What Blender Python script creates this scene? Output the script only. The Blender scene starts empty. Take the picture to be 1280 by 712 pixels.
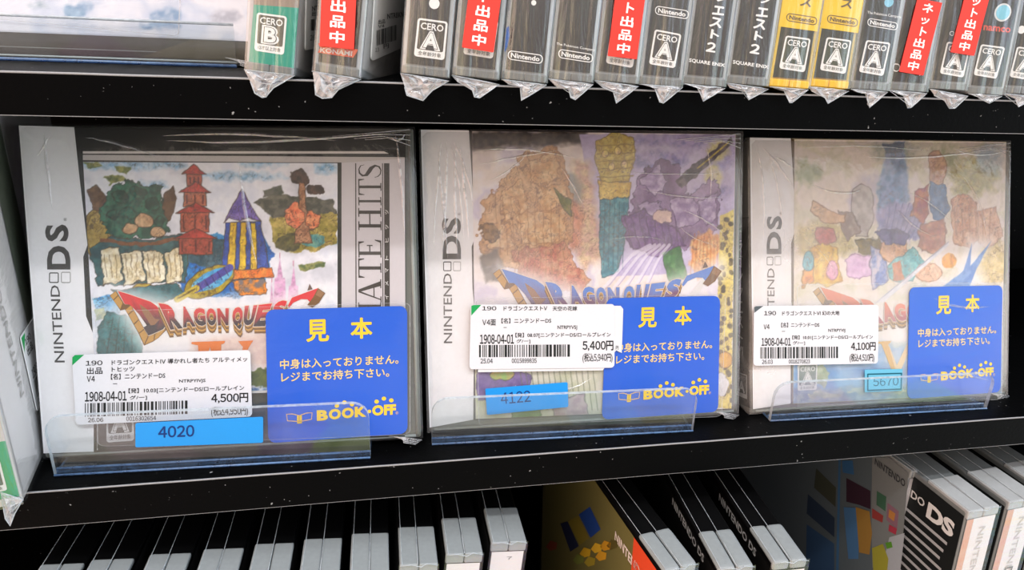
import bpy, bmesh, math, random
import numpy as np
from mathutils import Vector, Matrix

random.seed(7)
RNG = np.random.default_rng(11)
scn = bpy.context.scene
COL = scn.collection

# ------------------------------------------------------------------ camera
F_PX = 836.42
PITCH, YAW, ROLL = map(math.radians, (19.6616, 11.4476, 2.3326))
CAM = np.array([0.124761, -0.235990, 0.151224])
_fw = np.array([math.sin(YAW) * math.cos(PITCH), math.cos(YAW) * math.cos(PITCH), -math.sin(PITCH)])
_rt = np.array([math.cos(YAW), -math.sin(YAW), 0.0])
_up = np.cross(_rt, _fw)
RT = math.cos(ROLL) * _rt + math.sin(ROLL) * _up
UP = -math.sin(ROLL) * _rt + math.cos(ROLL) * _up
FW = _fw
cam_data = bpy.data.cameras.new('camera')
cam_data.sensor_width = 36.0
cam_data.lens = 36.0 * F_PX / 1280.0
cam_data.clip_start = 0.005
cam_data.clip_end = 50
cam = bpy.data.objects.new('camera', cam_data)
cam.matrix_world = Matrix(((RT[0], UP[0], -FW[0], CAM[0]), (RT[1], UP[1], -FW[1], CAM[1]), (RT[2], UP[2], -FW[2], CAM[2]), (0, 0, 0, 1)))
COL.objects.link(cam)
scn.camera = cam

# ------------------------------------------------------------------ world: the shop around the shelf
world = bpy.data.worlds.new('shop_surroundings')
scn.world = world
world.use_nodes = True
wn = world.node_tree.nodes
wl = world.node_tree.links
wn.clear()
w_out = wn.new('ShaderNodeOutputWorld')
w_bg = wn.new('ShaderNodeBackground')
w_tc = wn.new('ShaderNodeTexCoord')
w_sep = wn.new('ShaderNodeSeparateXYZ')
wl.new(w_tc.outputs['Generated'], w_sep.inputs[0])
w_ramp = wn.new('ShaderNodeValToRGB')
w_mr = wn.new('ShaderNodeMapRange')
w_mr.inputs[1].default_value = -1
w_mr.inputs[2].default_value = 1
wl.new(w_sep.outputs['Z'], w_mr.inputs[0])
wl.new(w_mr.outputs[0], w_ramp.inputs[0])
cr = w_ramp.color_ramp
cr.elements[0].position = 0.0
cr.elements[0].color = (0.60, 0.50, 0.46, 1)
cr.elements[1].position = 1.0
cr.elements[1].color = (0.95, 0.97, 1.0, 1)
for p, c in ((0.38, (0.78, 0.63, 0.57)), (0.50, (0.90, 0.75, 0.69)), (0.60, (0.92, 0.80, 0.76)), (0.75, (0.98, 0.94, 0.94))):
    e = cr.elements.new(p)
    e.color = (*c, 1)
w_vor = wn.new('ShaderNodeTexVoronoi')
w_vor.inputs['Scale'].default_value = 9.0
wl.new(w_tc.outputs['Generated'], w_vor.inputs['Vector'])
w_mix = wn.new('ShaderNodeMix')
w_mix.data_type = 'RGBA'
w_mix.blend_type = 'OVERLAY'
w_mix.inputs['Factor'].default_value = 0.6
wl.new(w_ramp.outputs[0], w_mix.inputs[6])
wl.new(w_vor.outputs['Color'], w_mix.inputs[7])
w_side = wn.new('ShaderNodeMapRange')
w_side.inputs[1].default_value = -0.985
w_side.inputs[2].default_value = -0.66
w_side.inputs[3].default_value = 0.32
w_side.inputs[4].default_value = 1.30
wl.new(w_sep.outputs['Y'], w_side.inputs[0])
w_sc = wn.new('ShaderNodeVectorMath')
w_sc.operation = 'SCALE'
w_tint = wn.new('ShaderNodeValToRGB')                       # added tint for the film's reflections: warm from the left, bluish from the right
w_tm = wn.new('ShaderNodeMapRange')
w_tm.inputs[1].default_value = -0.7
w_tm.inputs[2].default_value = 0.7
wl.new(w_sep.outputs['X'], w_tm.inputs[0])
wl.new(w_tm.outputs[0], w_tint.inputs[0])
w_tint.color_ramp.elements[0].color = (1.12, 0.92, 0.76, 1)
w_tint.color_ramp.elements[1].color = (0.80, 0.98, 1.14, 1)
w_tx = wn.new('ShaderNodeVectorMath')
w_tx.operation = 'MULTIPLY'
wl.new(w_mix.outputs[2], w_tx.inputs[0])
wl.new(w_tint.outputs[0], w_tx.inputs[1])
wl.new(w_tx.outputs[0], w_sc.inputs[0])
wl.new(w_side.outputs[0], w_sc.inputs['Scale'])
wl.new(w_sc.outputs[0], w_bg.inputs['Color'])
w_bg.inputs['Strength'].default_value = 1.6
wl.new(w_bg.outputs[0], w_out.inputs[0])

# ------------------------------------------------------------------ ceiling tube of the shop
def tube_lamp(name, y, z, x, power, length, width, target):
    d = bpy.data.lights.new(name, 'AREA')
    d.shape = 'RECTANGLE'
    d.size = length
    d.size_y = width
    d.energy = power
    d.color = (1.0, 0.98, 0.97)
    o = bpy.data.objects.new(name, d)
    o.location = (x, y, z)
    o.rotation_euler = (Vector(target) - Vector((x, y, z))).to_track_quat('-Z', 'Y').to_euler()
    COL.objects.link(o)
    return o
ELEV = math.radians(58.3)
tube_lamp('ceiling_tube_light', -0.0165 - 1.6 * math.cos(ELEV), 0.127 + 1.6 * math.sin(ELEV), 0.2, 12.5, 1.2, 0.07, (0.2, 0, 0.05))

vs = scn.view_settings
vs.view_transform = 'Standard'
vs.look = 'None'
vs.gamma = 1.0
vs.use_curve_mapping = False
vs.exposure = 0.0

# ------------------------------------------------------------------ helpers: geometry of the place
def unit(v):
    v = np.asarray(v, float)
    return v / np.linalg.norm(v)

def ray(px, py):
    return FW + RT * (px - 640.0) / F_PX - UP * (py - 356.0) / F_PX

def onY(px, py, Y):
    d = ray(px, py)
    return CAM + d * (Y - CAM[1]) / d[1]

def onZ(px, py, Z):
    d = ray(px, py)
    return CAM + d * (Z - CAM[2]) / d[2]

class Frame:
    """A flat face standing in the place: origin, two axes in the face, normal towards the front."""
    def __init__(s, o, U, V):
        s.o = np.asarray(o, float)
        s.U = unit(U)
        V = np.asarray(V, float)
        s.V = unit(V - s.U * (V @ s.U))
        s.N = np.cross(s.U, s.V)
    def uv(s, px, py, lift=0.0):
        d = ray(px, py)
        o = s.o + s.N * lift
        P = CAM + d * ((o - CAM) @ s.N) / (d @ s.N)
        return np.array([(P - s.o) @ s.U, (P - s.o) @ s.V])
    def P(s, u, v, l=0.0):
        return s.o + s.U * u + s.V * v + s.N * l
    def quad(s, TL, TR, BR, BL):
        q = [s.uv(*p) for p in (TL, TR, BR, BL)]
        def f(a, b):            # a to the right, b upwards, both 0..1
            return (1 - b) * ((1 - a) * q[3] + a * q[2]) + b * ((1 - a) * q[0] + a * q[1])
        return f
    def rect(s, u0, u1, v0, v1):
        return lambda a, b: np.array([u0 + (u1 - u0) * a, v0 + (v1 - v0) * b])

def rot_frame(o, lean, yaw, roll):
    a, y, r = map(math.radians, (lean, yaw, roll))
    U = np.array([1.0, 0, 0])
    V = np.array([0, math.sin(a), math.cos(a)])
    U, V = math.cos(r) * U + math.sin(r) * V, -math.sin(r) * U + math.cos(r) * V
    Rz = np.array([[math.cos(y), -math.sin(y), 0], [math.sin(y), math.cos(y), 0], [0, 0, 1]])
    return Frame(o, Rz @ U, Rz @ V)

def lin(c):
    c = np.asarray(c, float) / 255.0
    return np.where(c <= 0.04045, c / 12.92, ((c + 0.055) / 1.055) ** 2.4)

# ------------------------------------------------------------------ materials
MATS = {}
def _base(name):
    m = bpy.data.materials.new(name)
    m.use_nodes = True
    n = m.node_tree.nodes
    return m, n, m.node_tree.links, n['Principled BSDF']

def solid(name, rgb, rough=0.5, spec=0.5, metal=0.0, var=0.08, scale=300.0, bump=0.0, bscale=900.0):
    m, n, l, b = _base(name)
    tc = n.new('ShaderNodeTexCoord')
    nz = n.new('ShaderNodeTexNoise')
    nz.inputs['Scale'].default_value = scale
    nz.inputs['Detail'].default_value = 4
    l.new(tc.outputs['Object'], nz.inputs['Vector'])
    mx = n.new('ShaderNodeMix')
    mx.data_type = 'RGBA'
    c = lin(rgb)
    mx.inputs[6].default_value = (*(c * (1 - var)), 1)
    mx.inputs[7].default_value = (*np.minimum(c * (1 + var), 1), 1)
    l.new(nz.outputs['Fac'], mx.inputs['Factor'])
    l.new(mx.outputs[2], b.inputs['Base Color'])
    b.inputs['Roughness'].default_value = rough
    b.inputs['Specular IOR Level'].default_value = spec
    b.inputs['Metallic'].default_value = metal
    if bump:
        n2 = n.new('ShaderNodeTexNoise')
        n2.inputs['Scale'].default_value = bscale
        n2.inputs['Detail'].default_value = 3
        l.new(tc.outputs['Object'], n2.inputs['Vector'])
        bp = n.new('ShaderNodeBump')
        bp.inputs['Strength'].default_value = bump
        bp.inputs['Distance'].default_value = 0.0005
        l.new(n2.outputs['Fac'], bp.inputs['Height'])
        l.new(bp.outputs[0], b.inputs['Normal'])
    MATS[name] = m
    return m

def printed(name, rough=0.5, spec=0.3, var=0.05, scale=900.0):
    """Ink on paper: the colour comes with the mesh, a fine grain is added."""
    m, n, l, b = _base(name)
    at = n.new('ShaderNodeAttribute')
    at.attribute_name = 'Col'
    tc = n.new('ShaderNodeTexCoord')
    nz = n.new('ShaderNodeTexNoise')
    nz.inputs['Scale'].default_value = scale
    l.new(tc.outputs['Object'], nz.inputs['Vector'])
    mr = n.new('ShaderNodeMapRange')
    mr.inputs[3].default_value = 1 - var
    mr.inputs[4].default_value = 1 + var
    l.new(nz.outputs['Fac'], mr.inputs[0])
    mx = n.new('ShaderNodeVectorMath')
    mx.operation = 'SCALE'
    l.new(at.outputs['Color'], mx.inputs[0])
    l.new(mr.outputs[0], mx.inputs['Scale'])
    l.new(mx.outputs[0], b.inputs['Base Color'])
    b.inputs['Roughness'].default_value = rough
    b.inputs['Specular IOR Level'].default_value = spec
    MATS[name] = m
    return m

def film(name, gloss=0.12, haze=0.0, rough=0.12, bump=0.4, scale=(60, 60, 60), tint=(1, 1, 1), haze_rgb=(0.8, 0.8, 0.82), haze_var=0.6, hscale=25.0, fres=1.0):
    """Clear plastic: see-through, with wrinkled gloss and an uneven diffuse haze."""
    m, n, l, b = _base(name)
    n.remove(b)
    out = n['Material Output']
    tc = n.new('ShaderNodeTexCoord')
    mp = n.new('ShaderNodeMapping')
    mp.inputs['Scale'].default_value = scale
    l.new(tc.outputs['Object'], mp.inputs[0])
    nz = n.new('ShaderNodeTexNoise')
    nz.inputs['Scale'].default_value = 1.0
    nz.inputs['Detail'].default_value = 5
    nz.inputs['Distortion'].default_value = 0.6
    l.new(mp.outputs[0], nz.inputs['Vector'])
    bp = n.new('ShaderNodeBump')
    bp.inputs['Strength'].default_value = bump
    bp.inputs['Distance'].default_value = 0.002
    l.new(nz.outputs['Fac'], bp.inputs['Height'])
    tr = n.new('ShaderNodeBsdfTransparent')
    tr.inputs[0].default_value = (*tint, 1)
    gl = n.new('ShaderNodeBsdfGlossy')
    gl.inputs['Roughness'].default_value = rough
    l.new(bp.outputs[0], gl.inputs['Normal'])
    fr = n.new('ShaderNodeFresnel')
    fr.inputs['IOR'].default_value = 1.5
    l.new(bp.outputs[0], fr.inputs['Normal'])
    ge = n.new('ShaderNodeNewGeometry')                 # a thin sheet mirrors alike from both of its sides
    io = n.new('ShaderNodeMapRange')
    io.inputs[3].default_value = 1.5
    io.inputs[4].default_value = 1 / 1.5
    l.new(ge.outputs['Backfacing'], io.inputs[0])
    l.new(io.outputs[0], fr.inputs['IOR'])
    ma = n.new('ShaderNodeMath')
    ma.operation = 'MULTIPLY_ADD'
    ma.inputs[1].default_value = fres
    ma.inputs[2].default_value = gloss
    ma.use_clamp = True
    l.new(fr.outputs[0], ma.inputs[0])
    m1 = n.new('ShaderNodeMixShader')
    l.new(ma.outputs[0], m1.inputs[0])
    l.new(tr.outputs[0], m1.inputs[1])
    l.new(gl.outputs[0], m1.inputs[2])
    last = m1
    if haze:
        df = n.new('ShaderNodeBsdfDiffuse')
        df.inputs[0].default_value = (*haze_rgb, 1)
        n2 = n.new('ShaderNodeTexNoise')
        n2.inputs['Scale'].default_value = hscale
        n2.inputs['Detail'].default_value = 5
        n2.inputs['Distortion'].default_value = 1.2
        l.new(tc.outputs['Object'], n2.inputs['Vector'])
        mr = n.new('ShaderNodeMapRange')
        mr.inputs[1].default_value = 0.3
        mr.inputs[2].default_value = 0.7
        mr.inputs[3].default_value = haze * (1 - haze_var)
        mr.inputs[4].default_value = min(1, haze * (1 + haze_var))
        l.new(n2.outputs['Fac'], mr.inputs[0])
        m2 = n.new('ShaderNodeMixShader')
        l.new(mr.outputs[0], m2.inputs[0])
        l.new(m1.outputs[0], m2.inputs[1])
        l.new(df.outputs[0], m2.inputs[2])
        last = m2
    l.new(last.outputs[0], out.inputs['Surface'])
    MATS[name] = m
    return m

def black_metal():
    m, n, l, b = _base('black_enamelled_steel')
    tc = n.new('ShaderNodeTexCoord')
    nz = n.new('ShaderNodeTexNoise')
    nz.inputs['Scale'].default_value = 520.0
    nz.inputs['Detail'].default_value = 2
    l.new(tc.outputs['Object'], nz.inputs['Vector'])
    rp = n.new('ShaderNodeValToRGB')
    rp.color_ramp.elements[0].position = 0.735
    rp.color_ramp.elements[0].color = (0, 0, 0, 1)
    rp.color_ramp.elements[1].position = 0.775
    rp.color_ramp.elements[1].color = (1, 1, 1, 1)
    l.new(nz.outputs['Fac'], rp.inputs[0])
    mx = n.new('ShaderNodeMix')
    mx.data_type = 'RGBA'
    mx.inputs[6].default_value = (0.0014, 0.0015, 0.0017, 1)
    mx.inputs[7].default_value = (0.30, 0.30, 0.30, 1)          # dust specks
    l.new(rp.outputs[0], mx.inputs['Factor'])
    l.new(mx.outputs[2], b.inputs['Base Color'])
    b.inputs['Roughness'].default_value = 0.5
    b.inputs['Specular IOR Level'].default_value = 0.04
    n2 = n.new('ShaderNodeTexNoise')
    n2.inputs['Scale'].default_value = 700.0
    n2.inputs['Detail'].default_value = 3
    l.new(tc.outputs['Object'], n2.inputs['Vector'])
    bp = n.new('ShaderNodeBump')
    bp.inputs['Strength'].default_value = 0.22
    bp.inputs['Distance'].default_value = 0.0004
    l.new(n2.outputs['Fac'], bp.inputs['Height'])
    l.new(bp.outputs[0], b.inputs['Normal'])
    MATS['metal'] = m
black_metal()
MATS['edge_highlight'] = solid('lip_edge_highlight', (150, 150, 152), 0.4, 0.5, 0.0, 0.35, 2500.0)  # pale colour painted as the highlight on the lip edges
printed('paper', 0.6, 0.25)
printed('ink', 0.5, 0.3)
printed('vinyl', 0.38, 0.4, 0.03)
printed('plastic', 0.35, 0.45, 0.10, 600.0)
film('wrap_clear', 0.02, 0.02, 0.10, 0.5, (22, 22, 60))
film('wrap_faced', 0.02, 0.03, 0.12, 0.9, (40, 50, 22), hscale=30.0, haze_var=0.8)
film('wrap_reflection_haze', 0.04, 0.13, 0.12, 1.0, (44, 60, 24), hscale=28.0, haze_rgb=(0.85, 0.80, 0.80), haze_var=0.8)  # pale diffuse haze stands in for bright reflections on the cellophane
film('wrap_reflection_haze_strong', 0.04, 0.21, 0.12, 1.0, (44, 60, 24), hscale=26.0, haze_rgb=(0.88, 0.82, 0.78), haze_var=0.6)  # the same reflection put in as haze, stronger
film('wrap_spine', 0.14, 0.0, 0.09, 0.35, (260, 260, 14), haze_var=0.9, hscale=120.0, fres=1.2)
film('wrap_tail', 0.22, 0.30, 0.14, 0.8, (300, 300, 300), haze_var=0.7, hscale=220.0, haze_rgb=(0.9, 0.9, 0.93))
film('wrap_crease', 0.16, 0.12, 0.10, 0.6, (200, 200, 200), haze_var=0.8, hscale=150.0, haze_rgb=(0.92, 0.88, 0.90))
film('acrylic', 0.015, 0.015, 0.04, 0.02, (20, 20, 20), (0.95, 0.975, 0.985), haze_var=0.9, hscale=60.0)
film('acrylic_edge', 0.12, 0.45, 0.2, 0.2, (200, 200, 200), (0.35, 0.55, 0.85), haze_rgb=(0.16, 0.30, 0.55), haze_var=0.5, hscale=200.0)
film('acrylic_rim', 0.12, 0.55, 0.2, 0.2, (200, 200, 200), (0.8, 0.85, 0.9), haze_rgb=(0.62, 0.68, 0.72), haze_var=0.4, hscale=200.0)
film('pocket_edge', 0.08, 0.35, 0.2, 0.2, (200, 200, 200), (0.95, 0.95, 0.97), haze_rgb=(0.75, 0.75, 0.78), haze_var=0.4, hscale=200.0)

# ------------------------------------------------------------------ lettering
_TXT, _RAW = {}, {}
def raw_glyphs(s, off=0.0):
    k = (s, off)
    if k not in _RAW:
        cu = bpy.data.curves.new('lettering', 'FONT')
        cu.body = s
        cu.size = 1.0
        cu.offset = off
        cu.resolution_u = 3 if len(s) < 4 else 2
        ob = bpy.data.objects.new('lettering', cu)
        COL.objects.link(ob)
        dg = bpy.context.evaluated_depsgraph_get()
        me = bpy.data.meshes.new_from_object(ob.evaluated_get(dg))
        v = np.array([x.co[:2] for x in me.vertices]).reshape(-1, 2)
        f = [tuple(p.vertices) for p in me.polygons]
        bpy.data.objects.remove(ob)
        bpy.data.curves.remove(cu)
        bpy.data.meshes.remove(me)
        _RAW[k] = (v, f)
    return _RAW[k]
WIDE = {c: chr(ord(c) + 0xFEE0) for c in '0123456789V'}
def glyphs(s, bold=0.0):
    """Flat mesh of a line of lettering, scaled so its ink fills the unit square."""
    k = (s, bold)
    if k in _TXT:
        return _TXT[k]
    num = any(c.isdigit() for c in s) and all(c in '0123456789,.-()V面円税込' for c in s)
    if num:                                  # figures: set one by one in the label printer's plain face
        x, v, f, n = 0.0, [], [], 0
        for c in s:
            gv, gf = raw_glyphs(WIDE.get(c, c))
            w = gv[:, 0].max() - gv[:, 0].min()
            pad = max(0.0, 0.26 - w) / 2 if c.isdigit() else 0.0
            v.append(gv - [gv[:, 0].min() - x - pad, 0])
            f += [tuple(i + n for i in q) for q in gf]
            n += len(gv)
            x += w + 2 * pad + 0.09
        v = np.concatenate(v)
    else:
        v, f = raw_glyphs(s, bold if s.isascii() else 0.0)
    if len(v) and bold and (num or not s.isascii()):   # heavier ink by overprinting
        n, V, F = len(v), [], []
        for i in range(8):
            t = math.pi * i / 4
            V.append(v + bold * 0.9 * np.array([math.cos(t), math.sin(t)]))
            F += [tuple(j + n * i for j in q) for q in f]
        v, f = np.concatenate(V), F
    if len(v):
        lo, hi = v.min(0), v.max(0)
        v = (v - lo) / np.maximum(hi - lo, 1e-6)
    m = len(v) // 8 if (len(v) and bold and (num or not s.isascii())) else max(len(v), 1)
    _TXT[k] = (v, f, np.arange(len(v)) // m)
    return _TXT[k]

# ------------------------------------------------------------------ mesh builder
class MB:
    def __init__(s):
        s.v, s.c, s.f, s.m, s.sm, s.names = [], [], [], [], [], []
        s.n = 0
    def mi(s, mat):
        if mat not in s.names:
            s.names.append(mat)
        return s.names.index(mat)
    def add(s, verts, faces, mat, rgb=(200, 200, 200), smooth=False):
        verts = np.asarray(verts, float).reshape(-1, 3)
        k = len(verts)
        rgb = np.asarray(rgb, float)
        c = np.tile(lin(rgb), (k, 1)) if rgb.ndim == 1 else lin(rgb)
        s.v.append(verts)
        s.c.append(c)
        i = s.mi(mat)
        for f in faces:
            s.f.append(tuple(int(j) + s.n for j in f))
            s.m.append(i)
            s.sm.append(smooth)
        s.n += k
        return s
    def poly(s, fr, pts, mat, rgb, lift, thick=0.0):
        """Flat shape in a face; pts in that face's own measures. With thick it is a slab down to lift-thick."""
        pts = np.asarray(pts, float)
        a = sum(pts[i][0] * pts[(i + 1) % len(pts)][1] - pts[(i + 1) % len(pts)][0] * pts[i][1] for i in range(len(pts)))
        if a < 0:
            pts = pts[::-1]
        k = len(pts)
        V = [fr.P(u, v, lift) for u, v in pts]
        fs = [tuple(range(k))]
        if thick:
            V += [fr.P(u, v, lift - thick) for u, v in pts]
            fs += [((i + 1) % k, i, k + i, k + (i + 1) % k) for i in range(k)]
        return s.add(V, fs, mat, rgb)
    def px(s, fr, pts, mat, rgb, lift, thick=0.0):
        return s.poly(fr, [fr.uv(*p) for p in pts], mat, rgb, lift, thick)
    def text(s, fr, txt, qf, mat, rgb, lift, bold=0.0, colf=None):
        v, f, ly = glyphs(txt, bold)
        if not len(v):
            return s
        V = np.array([fr.P(*qf(a, b), lift + 4e-6 * k) for (a, b), k in zip(v, ly)])
        c = rgb if colf is None else np.array([colf(a, b) for a, b in v])
        return s.add(V, f, mat, c)
    def rrect(s, fr, qf, mat, rgb, lift, r=0.08, asp=1.0, thick=0.0, box=(0, 1, 0, 1)):
        """Rounded rectangle filling (part of) a quad; asp = width/height of the quad."""
        a0, a1, b0, b1 = box
        pts = []
        ra, rb = r, r * asp
        for cx, cy, t0 in ((a1 - ra, b1 - rb, 0), (a0 + ra, b1 - rb, 90), (a0 + ra, b0 + rb, 180), (a1 - ra, b0 + rb, 270)):
            for k in range(6):
                t = math.radians(t0 + 18 * k)
                pts.append(qf(cx + ra * math.cos(t), cy + rb * math.sin(t)))
        return s.poly(fr, pts, mat, rgb, lift, thick)
    def ring(s, fr, qf, mat, rgb, lift, r=0.3, asp=1.0, w=0.04):
        o, i_ = [], []
        for ins, L in ((0, o), (w, i_)):
            ra = max(r - ins, 0.001)
            rb = ra * asp
            a0, a1, b0, b1 = ins, 1 - ins, ins * asp, 1 - ins * asp
            for cx, cy, t0 in ((a1 - ra, b1 - rb, 0), (a0 + ra, b1 - rb, 90), (a0 + ra, b0 + rb, 180), (a1 - ra, b0 + rb, 270)):
                for k in range(6):
                    t = math.radians(t0 + 18 * k)
                    L.append(fr.P(*qf(cx + ra * math.cos(t), cy + rb * math.sin(t)), lift))
        k = len(o)
        return s.add(o + i_, [(j, (j + 1) % k, k + (j + 1) % k, k + j) for j in range(k)], mat, rgb)
    def disc(s, fr, u, v, ru, rv, mat, rgb, lift, n=18):
        return s.poly(fr, [(u + ru * math.cos(t), v + rv * math.sin(t)) for t in np.linspace(0, 2 * math.pi, n, False)], mat, rgb, lift)
    def line(s, fr, pts, w, mat, rgb, lift):
        """A drawn line of width w in the face, pts in its measures."""
        pts = [np.asarray(p, float) for p in pts]
        V, fs = [], []
        for i, p in enumerate(pts):
            d = unit(pts[min(i + 1, len(pts) - 1)] - pts[max(i - 1, 0)])
            nrm = np.array([-d[1], d[0]]) * w / 2
            V += [fr.P(*(p + nrm), lift), fr.P(*(p - nrm), lift)]
            if i:
                j = 2 * i
                fs.append((j - 2, j - 1, j + 1, j))
        return s.add(V, fs, mat, rgb)
    def tube(s, pts, r, mat, rgb=(200, 200, 200), n=6):
        pts = [np.asarray(p, float) for p in pts]
        V, fs = [], []
        for i, p in enumerate(pts):
            d = unit(pts[min(i + 1, len(pts) - 1)] - pts[max(i - 1, 0)])
            a = unit(np.cross(d, (0.3, 0.9, 0.2)))
            b = np.cross(d, a)
            for k in range(n):
                t = 2 * math.pi * k / n
                V.append(p + r * (a * math.cos(t) + b * math.sin(t)))
            if i:
                for k in range(n):
                    j = n * i
                    fs.append((j - n + k, j - n + (k + 1) % n, j + (k + 1) % n, j + k))
        fs.append(tuple(range(n))[::-1])
        fs.append(tuple(range(n * (len(pts) - 1), n * len(pts))))
        return s.add(V, fs, mat, rgb, True)
    def box(s, fr, u0, u1, v0, v1, l0, l1, mat, rgb=(60, 60, 60), bev=0.0006, seg=2):
        bm = bmesh.new()
        bmesh.ops.create_cube(bm, size=1.0)
        bmesh.ops.scale(bm, vec=(u1 - u0, v1 - v0, l1 - l0), verts=bm.verts)
        if bev:
            bmesh.ops.bevel(bm, geom=list(bm.edges), offset=bev, segments=seg, affect='EDGES', profile=0.6)
        bm.verts.index_update()
        V = [fr.P(p.co.x + (u0 + u1) / 2, p.co.y + (v0 + v1) / 2, p.co.z + (l0 + l1) / 2) for p in bm.verts]
        fs = [tuple(q.index for q in f.verts) for f in bm.faces]
        bm.free()
        return s.add(V, fs, mat, rgb)
    def build(s, name, parent=None, label=None):
        o0 = np.array(parent.location) if parent is not None else np.zeros(3)
        V = np.concatenate(s.v)
        if parent is None:
            o0 = V.mean(0)
            o0[2] = V[:, 2].min()
        else:
            q = parent
            while q.parent is not None:
                q = q.parent
                o0 = o0 + np.array(q.location)
        C = np.concatenate(s.c)
        me = bpy.data.meshes.new(name)
        me.from_pydata((V - o0).tolist(), [], s.f)
        me.polygons.foreach_set('material_index', np.array(s.m, np.int32))
        me.polygons.foreach_set('use_smooth', np.array(s.sm, bool))
        for nm in s.names:
            me.materials.append(MATS[nm])
        ca = me.color_attributes.new('Col', 'FLOAT_COLOR', 'POINT')
        ca.data.foreach_set('color', np.concatenate([C, np.ones((len(C), 1))], 1).astype(np.float32).ravel())
        me.update()
        ob = bpy.data.objects.new(name, me)
        COL.objects.link(ob)
        if parent is not None:
            ob.parent = parent
        else:
            ob.location = o0
        if label:
            ob['label'] = label
        return ob

def thing(name, label, cat, loc, group=None):
    o = bpy.data.objects.new(name, None)
    o.empty_display_size = 0.01
    o.location = tuple(float(x) for x in loc)
    COL.objects.link(o)
    o['label'] = label
    o['category'] = cat
    if group:
        o['group'] = group
    return o

# ------------------------------------------------------------------ noise and the painter for printed pictures
def vnoise(x, y, seed=0):
    """Smooth value noise."""
    rg = np.random.default_rng(seed)
    T = rg.random((64, 64))
    xi, yi = np.floor(x).astype(int), np.floor(y).astype(int)
    fx, fy = x - xi, y - yi
    fx, fy = fx * fx * (3 - 2 * fx), fy * fy * (3 - 2 * fy)
    g = lambda a, b: T[b % 64, a % 64]
    return (g(xi, yi) * (1 - fx) + g(xi + 1, yi) * fx) * (1 - fy) + (g(xi, yi + 1) * (1 - fx) + g(xi + 1, yi + 1) * fx) * fy

def fbm(x, y, seed=0, o=4):
    r, a, t = 0, 0.5, 0
    for k in range(o):
        r = r + a * vnoise(x * 2 ** k, y * 2 ** k, seed + k)
        t += a
        a *= 0.5
    return r / t

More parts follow.
